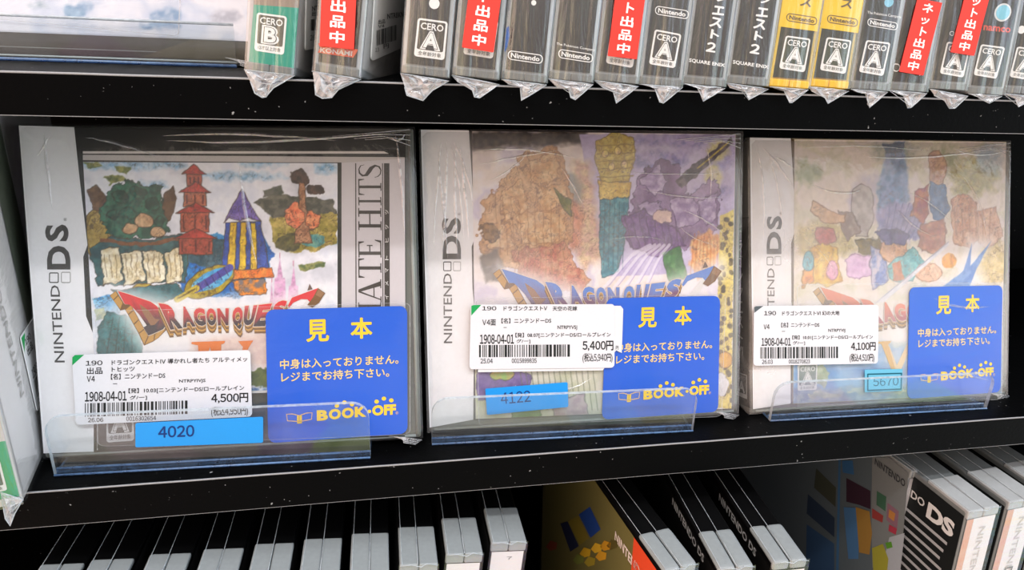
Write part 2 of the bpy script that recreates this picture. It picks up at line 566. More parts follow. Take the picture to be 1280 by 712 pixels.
class Painter:
    """Paints coloured shapes on the sheet of a face; shapes are kept in the face's own measures."""
    def __init__(s, fr, corners, step, unit_px, own=False):
        s.fr = fr
        q = [np.array(p, float) if own else fr.uv(*p) for p in corners]
        s.q = q                                  # TL TR BR BL
        w = np.linalg.norm(q[1] - q[0])
        h = np.linalg.norm(q[0] - q[3])
        s.nu, s.nv = int(w / step) + 1, int(h / step) + 1
        a, b = np.meshgrid(np.linspace(0, 1, s.nu), np.linspace(0, 1, s.nv))
        s.uv = ((1 - b) * (1 - a))[..., None] * q[3] + ((1 - b) * a)[..., None] * q[2] + (b * a)[..., None] * q[1] + (b * (1 - a))[..., None] * q[0]
        s.img = np.full((s.nv, s.nu, 3), 220.0)
        s.step = step
        s.k = unit_px                            # metres that one picture unit stands for
        s.seed = 1
        X, Y = s.uv[..., 0] / s.k, s.uv[..., 1] / s.k
        s.X, s.Y = X, Y
        s.wx, s.wy = fbm(X / 9, Y / 9, 101) - 0.5, fbm(X / 9, Y / 9, 202) - 0.5
        s.t1, s.t2 = fbm(X / 6, Y / 6, 303), fbm(X / 22, Y / 22, 404)
    def mask(s, pts, soft, wob):
        P = np.array([s.fr.uv(*p) for p in pts]) / s.k
        x, y = s.X + wob * s.wx * 2, s.Y + wob * s.wy * 2
        lo, hi = P.min(0) - soft - wob - 2, P.max(0) + soft + wob + 2
        sel = (x > lo[0]) & (x < hi[0]) & (y > lo[1]) & (y < hi[1])
        xs, ys = x[sel], y[sel]
        ins = np.zeros(xs.shape, bool)
        dist = np.full(xs.shape, 1e9)
        n = len(P)
        for i in range(n):
            ax, ay = P[i]
            bx, by = P[(i + 1) % n]
            c = ((ay > ys) != (by > ys)) & (xs < (bx - ax) * (ys - ay) / (by - ay + 1e-12) + ax)
            ins ^= c
            L = (bx - ax) ** 2 + (by - ay) ** 2 + 1e-12
            t = np.clip(((xs - ax) * (bx - ax) + (ys - ay) * (by - ay)) / L, 0, 1)
            dist = np.minimum(dist, np.hypot(xs - ax - t * (bx - ax), ys - ay - t * (by - ay)))
        sd = np.where(ins, dist, -dist)
        return sel, sd
    def shape(s, pts, col, col2=None, soft=0.6, wob=1.5, alpha=1.0, ink=None, inkw=0.7, big=False):
        sel, sd = s.mask(pts, soft, wob)
        m = np.clip(0.5 + sd / (2 * max(soft, 0.3)), 0, 1) * alpha
        c = np.asarray(col, float)
        if col2 is not None:
            t = (s.t2 if big else s.t1)[sel]
            t = np.clip((t - 0.32) / 0.36, 0, 1)[:, None]
            c = c * (1 - t) + np.asarray(col2, float) * t
        s.img[sel] = s.img[sel] * (1 - m[:, None]) + c * m[:, None]
        if ink is not None:
            e = np.clip(inkw + 0.3 - np.abs(sd), 0, 1)[:, None] * 0.85
            s.img[sel] = s.img[sel] * (1 - e) + np.asarray(ink, float) * e
    def ell(s, cx, cy, rx, ry, col, col2=None, rot=0, **kw):
        t = np.linspace(0, 2 * math.pi, 22, False)
        c, d = math.cos(math.radians(rot)), math.sin(math.radians(rot))
        s.shape([(cx + rx * math.cos(a) * c - ry * math.sin(a) * d, cy + rx * math.cos(a) * d + ry * math.sin(a) * c) for a in t], col, col2, **kw)
    def stroke(s, pts, w, col, alpha=1.0, wob=0.6):
        P = [s.fr.uv(*p) / s.k for p in pts]
        x, y = s.X + wob * s.wx * 2, s.Y + wob * s.wy * 2
        A = np.array(P)
        sel = (x > A[:, 0].min() - w - 2) & (x < A[:, 0].max() + w + 2) & (y > A[:, 1].min() - w - 2) & (y < A[:, 1].max() + w + 2)
        xs, ys = x[sel], y[sel]
        dist = np.full(xs.shape, 1e9)
        for (ax, ay), (bx, by) in zip(P[:-1], P[1:]):
            L = (bx - ax) ** 2 + (by - ay) ** 2 + 1e-12
            t = np.clip(((xs - ax) * (bx - ax) + (ys - ay) * (by - ay)) / L, 0, 1)
            dist = np.minimum(dist, np.hypot(xs - ax - t * (bx - ax), ys - ay - t * (by - ay)))
        m = np.clip(w / 2 + 0.5 - dist, 0, 1)[:, None] * alpha
        s.img[sel] = s.img[sel] * (1 - m) + np.asarray(col, float) * m
    def wash(s, cols, scale=30.0, seed=9, alpha=1.0):
        """Clouded ground of several colours."""
        f = fbm(s.X / scale, s.Y / scale, seed, 5)
        f = np.clip((f - 0.28) / 0.44, 0, 0.9999) * (len(cols) - 1)
        i = f.astype(int)
        t = (f - i)[..., None]
        C = np.asarray(cols, float)
        s.img = s.img * (1 - alpha) + (C[i] * (1 - t) + C[np.minimum(i + 1, len(cols) - 1)] * t) * alpha
    def linework(s, scale=14.0, seed=77, alpha=0.5, col=(60, 46, 40), w=0.010):
        """Fine drawn contours wherever there is colour."""
        f = fbm(s.X / scale + 0.6 * s.wx, s.Y / scale + 0.6 * s.wy, seed, 3)
        g = np.minimum(np.abs(f - .42), np.minimum(np.abs(f - .5), np.abs(f - .58)))
        sat = np.clip((s.img.max(-1) - s.img.min(-1) - 36) / 40, 0, 1)
        m = (np.clip(1.4 - g / w, 0, 1) * sat * alpha)[..., None]
        s.img = s.img * (1 - m) + np.asarray(col, float) * m
    def mottle(s, amp=0.12, scale=3.0, seed=5):
        f = fbm(s.X / scale, s.Y / scale, seed, 3) - .5
        sat = np.clip((s.img.max(-1) - s.img.min(-1) - 10) / 40, 0.15, 1)
        s.img = np.clip(s.img * (1 + 2 * amp * f * sat)[..., None], 0, 255)
    def dump(s, mb, lift, mat='ink'):
        V = s.fr.o + s.uv[..., :1] * s.fr.U + s.uv[..., 1:] * s.fr.V + s.fr.N * lift
        n = np.arange(s.nu * s.nv).reshape(s.nv, s.nu)
        f = np.stack([n[:-1, :-1], n[:-1, 1:], n[1:, 1:], n[1:, :-1]], -1).reshape(-1, 4)
        mb.add(V.reshape(-1, 3), f.tolist(), mat, np.clip(s.img, 0, 255).reshape(-1, 3))

# ================================================================== the shelving
SH_Y = -0.0165            # front of the shelves
UP_B, UP_T = 0.1267, 0.1391
MID_T, MID_B = 0.0, -0.0151
LOW_T = -0.1625
XF = Frame((0, 0, 0), (1, 0, 0), (0, 0, 1))      # upright face; lift runs towards the front

def board(name, label, cat, *boxes, lip=None):
    mb = MB()
    for bx in boxes:
        mb.box(XF, *bx, 'metal', (5, 5, 5), 0.0011, 3)
    if lip:                                             # edge highlight along the arrises of the lip, put in as pale tubes
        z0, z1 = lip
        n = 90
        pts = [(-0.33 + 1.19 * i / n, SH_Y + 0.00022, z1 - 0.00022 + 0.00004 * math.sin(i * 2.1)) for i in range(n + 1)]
        mb.tube(pts, 0.00034, 'edge_highlight', (150, 150, 150), 6)
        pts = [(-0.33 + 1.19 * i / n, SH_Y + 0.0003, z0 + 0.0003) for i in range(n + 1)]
        mb.tube(pts, 0.00016, 'edge_highlight', (150, 150, 150), 5)
    o = mb.build(name)
    o['label'] = label
    o['category'] = cat
    return o
SHG = 'black steel shelf boards'
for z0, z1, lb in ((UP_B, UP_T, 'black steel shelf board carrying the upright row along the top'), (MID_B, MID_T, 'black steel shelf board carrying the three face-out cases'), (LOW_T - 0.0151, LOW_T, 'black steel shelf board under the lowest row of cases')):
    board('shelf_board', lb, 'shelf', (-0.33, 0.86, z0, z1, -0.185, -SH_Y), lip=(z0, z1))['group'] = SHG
board('back_panel', 'black steel back panel behind all the shelves', 'panel', (-0.33, 0.86, LOW_T - 0.0151, 0.30, -0.192, -0.1855))

# ================================================================== shared printing
DK = (52, 50, 48)
def crop(ox, oy, s):
    return lambda x, y: (ox + x / s, oy + y / s)

def cero_mark(mb, fr, TL, TR, BR, BL, letter, band, lift, dark=(62, 58, 55), white=(244, 244, 242)):
    q = fr.quad(TL, TR, BR, BL)
    sub = lambda a0, a1, b0, b1: (lambda a, b: q(a0 + (a1 - a0) * a, b0 + (b1 - b0) * b))
    e = 0.00006
    mb.rrect(fr, q, 'ink', white, lift, 0.10, 0.75)
    mb.rrect(fr, q, 'ink', dark, lift + e, 0.05, 0.75, box=(0.07, 0.93, 0.20, 0.95))
    mb.text(fr, 'CERO', sub(0.12, 0.88, 0.72, 0.90), 'ink', white, lift + 2 * e, 0.02)
    w = 0.20 if letter == 'B' else 0.16
    mb.text(fr, letter, sub(w, 1 - w, 0.215, 0.70), 'ink', white, lift + 2 * e, 0.06)
    mb.text(fr, letter, sub(w + .07, 0.93 - w, 0.25, 0.665), 'ink', dark, lift + 3 * e, 0.05)
    mb.text(fr, letter, sub(w + .10, 0.90 - w, 0.265, 0.65), 'ink', white, lift + 4 * e, 0.035)
    mb.text(fr, band, sub(0.12, 0.88, 0.05, 0.16), 'ink', dark, lift + 2 * e, 0.0)

def pill_logo(mb, fr, TL, TR, BR, BL, col, lift):
    q = fr.quad(TL, TR, BR, BL)
    mb.ring(fr, q, 'ink', col, lift, 0.12, 3.7, 0.026)
    mb.text(fr, 'Nintendo', lambda a, b: q(0.09 + 0.82 * a, 0.24 + 0.54 * b), 'ink', col, lift, 0.03)

VCH = 'ネット出品中'
def listing_sticker(case, fr, BL, BR, lift, TL=None):
    """Red upright sticker, six white characters down its length."""
    a, b = fr.uv(*BL), fr.uv(*BR)
    w = np.linalg.norm(b - a)
    ax = (b - a) / w
    up = np.array([-ax[1], ax[0]])
    Ln = 2.72 * w
    q = lambda s, t: a + ax * w * s + up * Ln * t
    mb = MB()
    mb.rrect(fr, q, 'vinyl', (226, 62, 52), lift, 0.03, 1 / 2.72, 0.0002)
    for k, ch in enumerate(reversed(VCH)):
        t = 0.045 + 0.158 * k
        hh = 0.125 if ch not in 'ッ' else 0.09
        ww = {'ッ': 0.34, 'ト': 0.26}.get(ch, 0.44)
        o = 0.05 if ch == 'ト' else 0.0
        mb.text(fr, ch, (lambda t, hh, ww, o: (lambda s, r: q(0.5 + o - ww / 2 + ww * s, t + hh * r)))(t, hh, ww, o), 'vinyl', (245, 243, 240), lift + 0.0001, 0.03)
    return mb.build('sticker', case)

def barcode(mb, fr, q, lift, seed, n=38):
    rg = random.Random(seed)
    ws, gs = [], []
    for k in range(n):
        ws.append(rg.choice((1, 1, 1, 2, 3)))
        gs.append(rg.choice((1, 1, 2, 2)))
    tot = sum(ws) + sum(gs[:-1])
    x = 0
    for w, g in zip(ws, gs):
        mb.poly(fr, [q(x / tot, 0), q((x + w) / tot, 0), q((x + w) / tot, 1), q(x / tot, 1)], 'ink', (35, 38, 38), lift)
        x += w + g

def price_label(case, fr, cp, quad, k, items, bar, seed, lift, corner, under=None, tri=(30, 160, 85), thin=0.0003):
    """White shelf-edge price label with its printing; items: text, x0, x1, top, bottom, bold."""
    mb = MB()
    if under:
        mb.px(fr, [cp(*p) for p in under], 'vinyl', (226, 226, 228), lift - 0.0004, 0.0002)
    q = fr.quad(*[cp(*p) for p in quad])
    mb.rrect(fr, q, 'vinyl', (224, 224, 229), lift, 0.025, 2.4, thin)
    mb.px(fr, [cp(*p) for p in corner], 'ink', tri, lift + 0.00006)
    for t, x0, x1, y0, y1, bd in items:
        d = k * (x1 - x0)
        qf = fr.quad(cp(x0, y0), cp(x1, y0 + d), cp(x1, y1 + d), cp(x0, y1))
        mb.text(fr, t, qf, 'ink', (26, 26, 28), lift + 0.0001, max(bd, 0.012))
    x0, x1, y0, y1 = bar
    d = k * (x1 - x0)
    barcode(mb, fr, fr.quad(cp(x0, y0), cp(x1, y0 + d), cp(x1, y1 + d), cp(x0, y1)), lift + 0.0001, seed)
    return mb.build('price_label', case, 'white barcode price label')

YEL = (250, 208, 40)
def sample_card(case, fr, quad, lift):
    """Blue sample card of the shop."""
    mb = MB()
    q = fr.quad(*quad)
    mb.rrect(fr, q, 'vinyl', (0, 92, 214), lift, 0.055, 1.07, 0.0004)
    sub = lambda a0, a1, b0, b1, k=0.0: (lambda a, b: q(a0 + (a1 - a0) * a, b0 + (b1 - b0) * b + k * a))
    l = lift + 0.0001
    mb.text(fr, '見', sub(.28, .44, .75, .918), 'vinyl', YEL, l, 0.03)
    mb.text(fr, '本', sub(.593, .748, .76, .921), 'vinyl', YEL, l, 0.03)
    mb.text(fr, '中身は入っておりません。', sub(.093, .936, .553, .628), 'vinyl', (248, 214, 130), l, 0.016)
    mb.text(fr, 'レジまでお持ち下さい。', sub(.10, .868, .456, .530), 'vinyl', (248, 214, 130), l, 0.016)
    x = 0.345
    for ch, w in zip('BOOK', (.085, .093, .093, .09)):
        mb.text(fr, ch, sub(x, x + w - .006, .146 + (x - .345) * .035, .146 + .082 + (x - .345) * .035), 'vinyl', YEL, l, 0.055)
        x += w
    mb.disc(fr, *q(.722, .195), 0.0007, 0.0007, 'vinyl', YEL, l)
    for ch, a, w in (('O', .742, .083), ('F', .828, .048), ('F', .872, .044)):
        mb.text(fr, ch, sub(a, a + w, .158, .240), 'vinyl', YEL, l, 0.055)
    for a, b in ((.489, .253), (.543, .276), (.597, .258), (.775, .268), (.828, .288), (.882, .271)):
        mb.disc(fr, *q(a, b), 0.00085, 0.00080, 'vinyl', YEL, l)
    mb.text(fr, '®', sub(.912, .934, .158, .182), 'vinyl', (230, 190, 150), l)
    # open book of the mark
    for sgn in (-1, 1):
        pts = [(0, .150), (.085, .162), (.090, .212), (.05, .212), (0, .196)]
        P = [q(.222 + sgn * a, b) for a, b in pts]
        mb.line(fr, P + [P[0]], 0.00035, 'vinyl', (240, 190, 120), l)
    mb.poly(fr, [q(.205, .135), q(.239, .135), q(.239, .196), q(.205, .196)], 'vinyl', YEL, l)
    mb.build('sample_card', case, 'blue sample card with yellow writing')

def clear_pocket(case, fr, TL, TR, BR, BL, lift):
    mb = MB()
    q = fr.quad(TL, TR, BR, BL)
    mb.rrect(fr, q, 'wrap_clear', (230, 230, 230), lift, 0.03, 1.2)
    mb.ring(fr, q, 'pocket_edge', (230, 230, 230), lift + 0.00004, 0.03, 1.2, 0.0022)
    mb.build('clear_pocket', case, 'clear plastic pocket')

def number_sticker(parent, fr, quad, txt, tb, lift, col=(28, 150, 232), ink=(16, 52, 120), k=0.0, bold=0.0, frame=False):
    mb = MB()
    q = fr.quad(*quad)
    mb.rrect(fr, q, 'vinyl', col, lift, 0.015, 3.5, 0.0002)
    if frame:
        mb.ring(fr, lambda a, b: q(.06 + .93 * a, .05 + .78 * b), 'ink', (20, 95, 115), lift + .00006, 0.02, 2.2, 0.035)
    if txt:
        a0, a1, b0, b1 = tb
        mb.text(fr, txt, lambda a, b: q(a0 + (a1 - a0) * a, b0 + (b1 - b0) * b), 'ink', ink, lift + 0.0001, bold)
    return mb, q

def ds_logo(mb, fr, S, D, q1, q2, N, lift, nt='NINTEND'):
    """Upright console lettering reading upwards; every argument is TL,TR,BR,BL of the lettering as read."""
    c = (66, 63, 60)
    mb.text(fr, nt, fr.quad(*N), 'ink', c, lift, 0.006)
    mb.text(fr, 'D', fr.quad(*D), 'ink', c, lift, 0.035)
    mb.text(fr, 'S', fr.quad(*S), 'ink', c, lift, 0.035)
    mb.ring(fr, fr.quad(*q1), 'ink', c, lift, 0.16, 1.0, 0.10)
    mb.ring(fr, fr.quad(*q2), 'ink', (165, 162, 160), lift, 0.16, 1.0, 0.09)

def up_quad(x0t, x0b, x1t, x1b, yt, yb):
    """Corners of lettering that reads upwards between two upright edges."""
    return ((x0b, yb), (x0t, yt), (x1t, yt), (x1b, yb))

# serif capitals for the series mark, as simple filled pieces in the unit square
SERIF = {
    'I': [[(.36, 0), (.64, 0), (.64, 1), (.36, 1)], [(0, 0), (1, 0), (1, .045), (0, .045)], [(0, .955), (1, .955), (1, 1), (0, 1)]],
    'H': [[(.12, 0), (.27, 0), (.27, 1), (.12, 1)], [(.73, 0), (.88, 0), (.88, 1), (.73, 1)], [(.2, .48), (.8, .48), (.8, .53), (.2, .53)],
          [(0, 0), (.4, 0), (.4, .045), (0, .045)], [(.6, 0), (1, 0), (1, .045), (.6, .045)], [(0, .955), (.4, .955), (.4, 1), (0, 1)], [(.6, .955), (1, .955), (1, 1), (.6, 1)]],
    'T': [[(.42, 0), (.59, 0), (.59, 1), (.42, 1)], [(0, .95), (1, .95), (1, 1), (0, 1)], [(0, .74), (.04, .74), (.12, .96), (0, .96)], [(1, .74), (.96, .74), (.88, .96), (1, .96)], [(.26, 0), (.75, 0), (.75, .045), (.26, .045)]],
    'E': [[(.14, 0), (.33, 0), (.33, 1), (.14, 1)], [(0, 0), (.95, 0), (.95, .05), (0, .05)], [(0, .95), (.9, .95), (.9, 1), (0, 1)], [(.3, .48), (.68, .48), (.68, .53), (.3, .53)],
          [(.64, .38), (.7, .38), (.7, .63), (.64, .63)], [(.9, .75), (.86, .75), (.76, .96), (.9, .96)], [(1, .28), (.95, .28), (.82, .04), (.95, .04)]],
    'A': [[(.44, 1), (.56, 1), (.93, 0), (.72, 0)], [(.44, 1), (.48, .9), (.14, 0), (.09, 0)], [(.24, .30), (.72, .30), (.7, .345), (.26, .345)], [(0, 0), (.26, 0), (.26, .045), (0, .045)], [(.62, 0), (1, 0), (1, .045), (.62, .045)]],
    'M': [[(.1, 0), (.15, 0), (.15, 1), (.1, 1)], [(.76, 0), (.92, 0), (.92, 1), (.76, 1)], [(.08, 1), (.24, 1), (.53, .06), (.46, 0)], [(.46, 0), (.53, 0), (.84, 1), (.78, 1)], [(0, 0), (.26, 0), (.26, .045), (0, .045)], [(.66, 0), (1, 0), (1, .045), (.66, .045)], [(.78, .955), (1, .955), (1, 1), (.78, 1)], [(0, .955), (.2, .955), (.2, 1), (0, 1)]],
}
def serif(mb, fr, ch, qf, mat, rgb, lift):
    if ch == 'S':
        c = [(.93, .74, .03), (.86, .90, .05), (.62, .975, .05), (.34, .95, .08), (.16, .82, .13), (.20, .66, .17), (.45, .54, .19), (.72, .43, .19), (.87, .27, .15), (.80, .10, .09), (.55, .02, .05), (.28, .05, .05), (.1, .16, .05), (.04, .30, .03)]
        L, R = [], []
        for i, (x, y, w) in enumerate(c):
            d = unit(np.array(c[min(i + 1, len(c) - 1)][:2]) - np.array(c[max(i - 1, 0)][:2]))
            L.append((x - d[1] * w / 2, y + d[0] * w / 2))
            R.append((x + d[1] * w / 2, y - d[0] * w / 2))
        for i in range(len(c) - 1):
            mb.poly(fr, [qf(*L[i]), qf(*R[i]), qf(*R[i + 1]), qf(*L[i + 1])], mat, rgb, lift)
        return
    for k, p in enumerate(SERIF[ch]):
        mb.poly(fr, [qf(*z) for z in p], mat, rgb, lift + k * 0.000008)

def title_lettering(case, fr, T, lift, hi, lo, label, only=None):
    """Arched block title in faces of two tones on gold blocks; T maps the layout of the first cover to this one."""
    mb = MB()
    A = lambda p: T(130 + p[0] / 7.12, 350 + p[1] / 7.12)
    B = lambda p: T(270 + p[0] / 7.12, 340 + p[1] / 7.12)
    gold, dgold = (196, 148, 72), (120, 84, 44)
    e = 0.00003
    cut = [(55, 135), (110, 95), (190, 215), (245, 215), (262, 250), (360, 425), (400, 490), (470, 455), (555, 400), (560, 440), (490, 510), (440, 545), (360, 580), (310, 470), (215, 300), (190, 260), (150, 268), (100, 195)]
    mb.px(fr, [A(p) for p in cut], 'ink', dgold, lift)
    for p in ([(60, 137), (108, 99), (128, 132), (85, 172)], [(90, 182), (132, 140), (170, 200), (150, 255)], [(195, 262), (245, 222), (262, 262), (218, 300)], [(224, 308), (268, 270), (310, 345), (268, 385)],
              [(274, 395), (316, 355), (360, 430), (315, 465)], [(320, 475), (362, 440), (394, 492), (362, 565)], [(372, 568), (404, 500), (450, 478), (445, 535)], [(455, 530), (462, 478), (540, 425), (546, 440), (490, 505)]):
        mb.px(fr, [A(z) for z in p], 'ink', gold, lift + e)
    def face(ptsrgb, pts_lo=None):
        pass
    Dout = [(128, 95), (230, 125), (330, 160), (420, 190), (475, 230), (520, 290), (553, 345), (558, 398), (530, 435), (470, 462), (430, 480), (400, 490), (355, 420), (385, 400), (320, 305), (255, 235), (230, 215), (190, 212)]
    Din = [(320, 210), (400, 265), (455, 340), (500, 345), (455, 395), (420, 400), (345, 275)]
    grow = lambda P, c, k: [(c[0] + (x - c[0]) * k, c[1] + (y - c[1]) * k) for x, y in P]
    mb.px(fr, [A(p) for p in grow(Dout, (380, 320), 1.035)], 'ink', (232, 214, 196), lift + 2 * e)
    def grad(pts, mapper, l, y0, y1):
        P = [fr.uv(*mapper(p)) for p in pts]
        V = [fr.P(u, v, l) for u, v in P]
        c = []
        for x, y in pts:
            t = min(1, max(0, (y - y0) / (y1 - y0)))
            t = min(1, max(0, (t - .35) / .4))
            c.append(np.array(hi) * (1 - t) + np.array(lo) * t)
        a = sum(P[i][0] * P[(i + 1) % len(P)][1] - P[(i + 1) % len(P)][0] * P[i][1] for i in range(len(P)))
        f = tuple(range(len(P))) if a > 0 else tuple(range(len(P)))[::-1]
        mb.add(V, [f], 'ink', np.array(c))
    # the D is cut into strips so its two tones lie as printed
    for pts in ([(128, 95), (230, 125), (255, 235), (230, 215), (190, 212)], [(230, 125), (330, 160), (320, 210), (345, 275), (320, 305), (255, 235)], [(330, 160), (420, 190), (475, 230), (520, 290), (490, 345), (455, 340), (400, 265), (320, 210)],
                [(520, 290), (553, 345), (558, 398), (530, 435), (470, 462), (455, 395), (500, 345), (490, 345)], [(470, 462), (430, 480), (400, 490), (355, 420), (385, 400), (345, 335), (420, 400), (455, 395)], [(320, 305), (345, 275), (420, 400), (385, 400)]):
        grad(pts, A, lift + 3 * e, 95, 490)
    mb.px(fr, [A(p) for p in Din], 'ink', (150, 104, 70), lift + 4 * e)
    def letter(ch, q, mp, dx, dy):
        qf = fr.quad(*[mp(z) for z in q])
        o = fr.uv(*mp(q[0]))
        for k in range(4):
            w = 1 - k / 4
            sh = fr.uv(*mp((q[0][0] + dx * w, q[0][1] + dy * w))) - o
            mb.text(fr, ch, (lambda sh: (lambda a, b: qf(a, b) + sh))(sh), 'ink', dgold if k % 2 == 0 else gold, lift + (5 + k) * e, 0.07)
        mb.text(fr, ch, lambda a, b: qf(-.05 + 1.10 * a, -.04 + 1.08 * b), 'ink', (228, 208, 192), lift + 10 * e, 0.085)
        def cf(a, b):
            t = min(1, max(0, (.62 - b) / .35))
            return np.array(hi) * (1 - t) + np.array(lo) * t
        mb.text(fr, ch, qf, 'ink', hi, lift + 12 * e, 0.06, cf)
    letter('R', [(492, 203), (650, 222), (708, 425), (598, 437)], A, -8, 72)
    letter('A', [(682, 230), (760, 238), (822, 408), (712, 418)], A, -4, 70)
    letter('G', [(792, 243), (900, 245), (915, 400), (822, 408)], A, 0, 70)
    letter('O', [(912, 248), (1000, 248), (1008, 398), (926, 403)], A, 2, 70)
    letter('N', [(1012, 250), (1115, 248), (1112, 398), (1020, 400)], A, 2, 70)
    if only:
        return mb.build('title_lettering', case, label)
    letter('Q', [(152, 308), (250, 308), (232, 505), (150, 500)], B, 6, 75)
    letter('U', [(262, 300), (372, 292), (330, 470), (244, 470)], B, 8, 70)
    letter('E', [(385, 290), (505, 275), (440, 478), (336, 480)], B, 8, 62)
    letter('S', [(530, 262), (645, 242), (600, 400), (480, 440)], B, 8, 62)
    bar = [(640, 300), (680, 225), (760, 195), (910, 140), (880, 205), (840, 268), (815, 240), (760, 238), (690, 270), (655, 312)]
    mb.px(fr, [B(p) for p in grow(bar, (770, 220), 1.06)], 'ink', (232, 214, 196), lift + 5 * e)
    mb.px(fr, [B(p) for p in bar], 'ink', hi, lift + 6 * e)
    mb.px(fr, [B(p) for p in [(815, 240), (840, 268), (700, 560), (610, 560), (690, 400)]], 'ink', (225, 222, 220), lift + 4 * e)
    mb.px(fr, [B(p) for p in [(910, 140), (975, 185), (945, 230), (920, 270), (860, 312), (815, 290), (868, 220)]], 'ink', dgold, lift + 7 * e)
    mb.px(fr, [B(p) for p in [(915, 150), (965, 186), (935, 225), (888, 200)]], 'ink', (150, 112, 76), lift + 8 * e)
    mb.px(fr, [B(p) for p in [(835, 102), (862, 150), (815, 162)]], 'ink', (110, 90, 80), lift + 4 * e)
    return mb.build('title_lettering', case, label)

# ================================================================== the three cases shown face out
def holder(label, A, B, top_pts, x_rest):
    """Clear acrylic stand: front lip with rounded corners, foot, back rest leaning with the case."""
    a, b = onZ(*A, 0.0), onZ(*B, 0.0)
    a[2] = b[2] = 0
    fr = Frame(a, b - a, (0, 0, 1))
    w = np.linalg.norm(b - a)
    tops = [fr.uv(*p)[1] for p in top_pts]
    h = float(np.mean(tops))
    o = thing('acrylic_display_stand', label, 'display stand', (a + b) / 2, 'clear acrylic stands under the face-out cases')
    def plate(name, fr, w, h, r, t, edge, face='acrylic', rt=True):
        out = []
        for cx, cy, t0 in ((w - r, h - r, 0), (r, h - r, 90)):
            for k in range(7):
                th = math.radians(t0 + 15 * k)
                out.append((cx + r * math.cos(th), cy + r * math.sin(th)))
        out = out + [(0, 0), (w, 0)]
        k = len(out)
        V = [fr.P(u, v, 0) for u, v in out] + [fr.P(u, v, -t) for u, v in out]
        mb = MB()
        mb.add(V, [tuple(range(k)), tuple(range(k, 2 * k))[::-1]], face, (220, 225, 230))
        fs = [((i + 1) % k, i, k + i, k + (i + 1) % k) for i in range(k)]
        mb.add(V, fs[:-2] + [fs[-1]], 'acrylic_rim', (200, 205, 210))
        mb.add(V, [fs[-2]], edge, (60, 90, 150))
        return mb.build(name, o)
    plate('front_lip', fr, w, h, 0.0065, 0.0018, 'acrylic_edge')
    # foot lies on the shelf under the case, its long edges are tinted blue
    mb = MB()
    ft = 0.0012
    d = 0.052
    P = [fr.P(0, 0, -0.0018), fr.P(w, 0, -0.0018), fr.P(w, 0, -d), fr.P(0, 0, -d)]
    V = P + [p + np.array([0, 0, ft]) for p in P]
    mb.add(V, [(3, 2, 1, 0), (4, 5, 6, 7)], 'acrylic', (220, 225, 230))
    mb.add(V, [(0, 1, 5, 4), (1, 2, 6, 5), (2, 3, 7, 6), (3, 0, 4, 7)], 'acrylic_edge', (60, 90, 150))
    mb.tube([fr.P(0, 0.0016, -0.0024), fr.P(w, 0.0016, -0.0024)], 0.0005, 'acrylic_edge', (60, 90, 150))
    mb.tube([fr.P(0.0, 0.0004, 0.0), fr.P(w, 0.0004, 0.0)], 0.00045, 'acrylic_edge', (60, 90, 150))
    mb.build('foot', o)
    al = math.radians(15.2)
    fr2 = Frame(fr.P(0.012, 0.0012, -0.029), fr.U, -fr.N * math.sin(al) + np.array([0, 0, 1]) * math.cos(al))
    plate('back_rest', fr2, w - 0.024, 0.085, 0.008, 0.0018, 'acrylic_edge')
    return o, fr

def faced_case(label, pose, paper, film_name, W=0.137, h=0.1232):
    fr = rot_frame(pose[:3], *pose[3:6])
    o = thing('game_case', label, 'game case', fr.P(W / 2, 0.0014, -0.007), 'game cases shown face out on the middle shelf')
    mb = MB()
    mb.box(fr, 0, W, 0.0016, h, -0.0152, -0.0004, 'plastic', (104, 106, 100), 0.0011, 3)
    # rounded lip of the case along the right and the lower edge
    mb.tube([fr.P(W - 0.0014, 0.003, -0.0003), fr.P(W - 0.0014, h - 0.002, -0.0003)], 0.0007, 'plastic', (150, 152, 146), 8)
    mb.tube([fr.P(0.002, 0.0026, -0.0003), fr.P(W - 0.002, 0.0026, -0.0003)], 0.0006, 'plastic', (150, 155, 152), 8)
    mb.build('case_shell', o)
    return o, fr, W, h

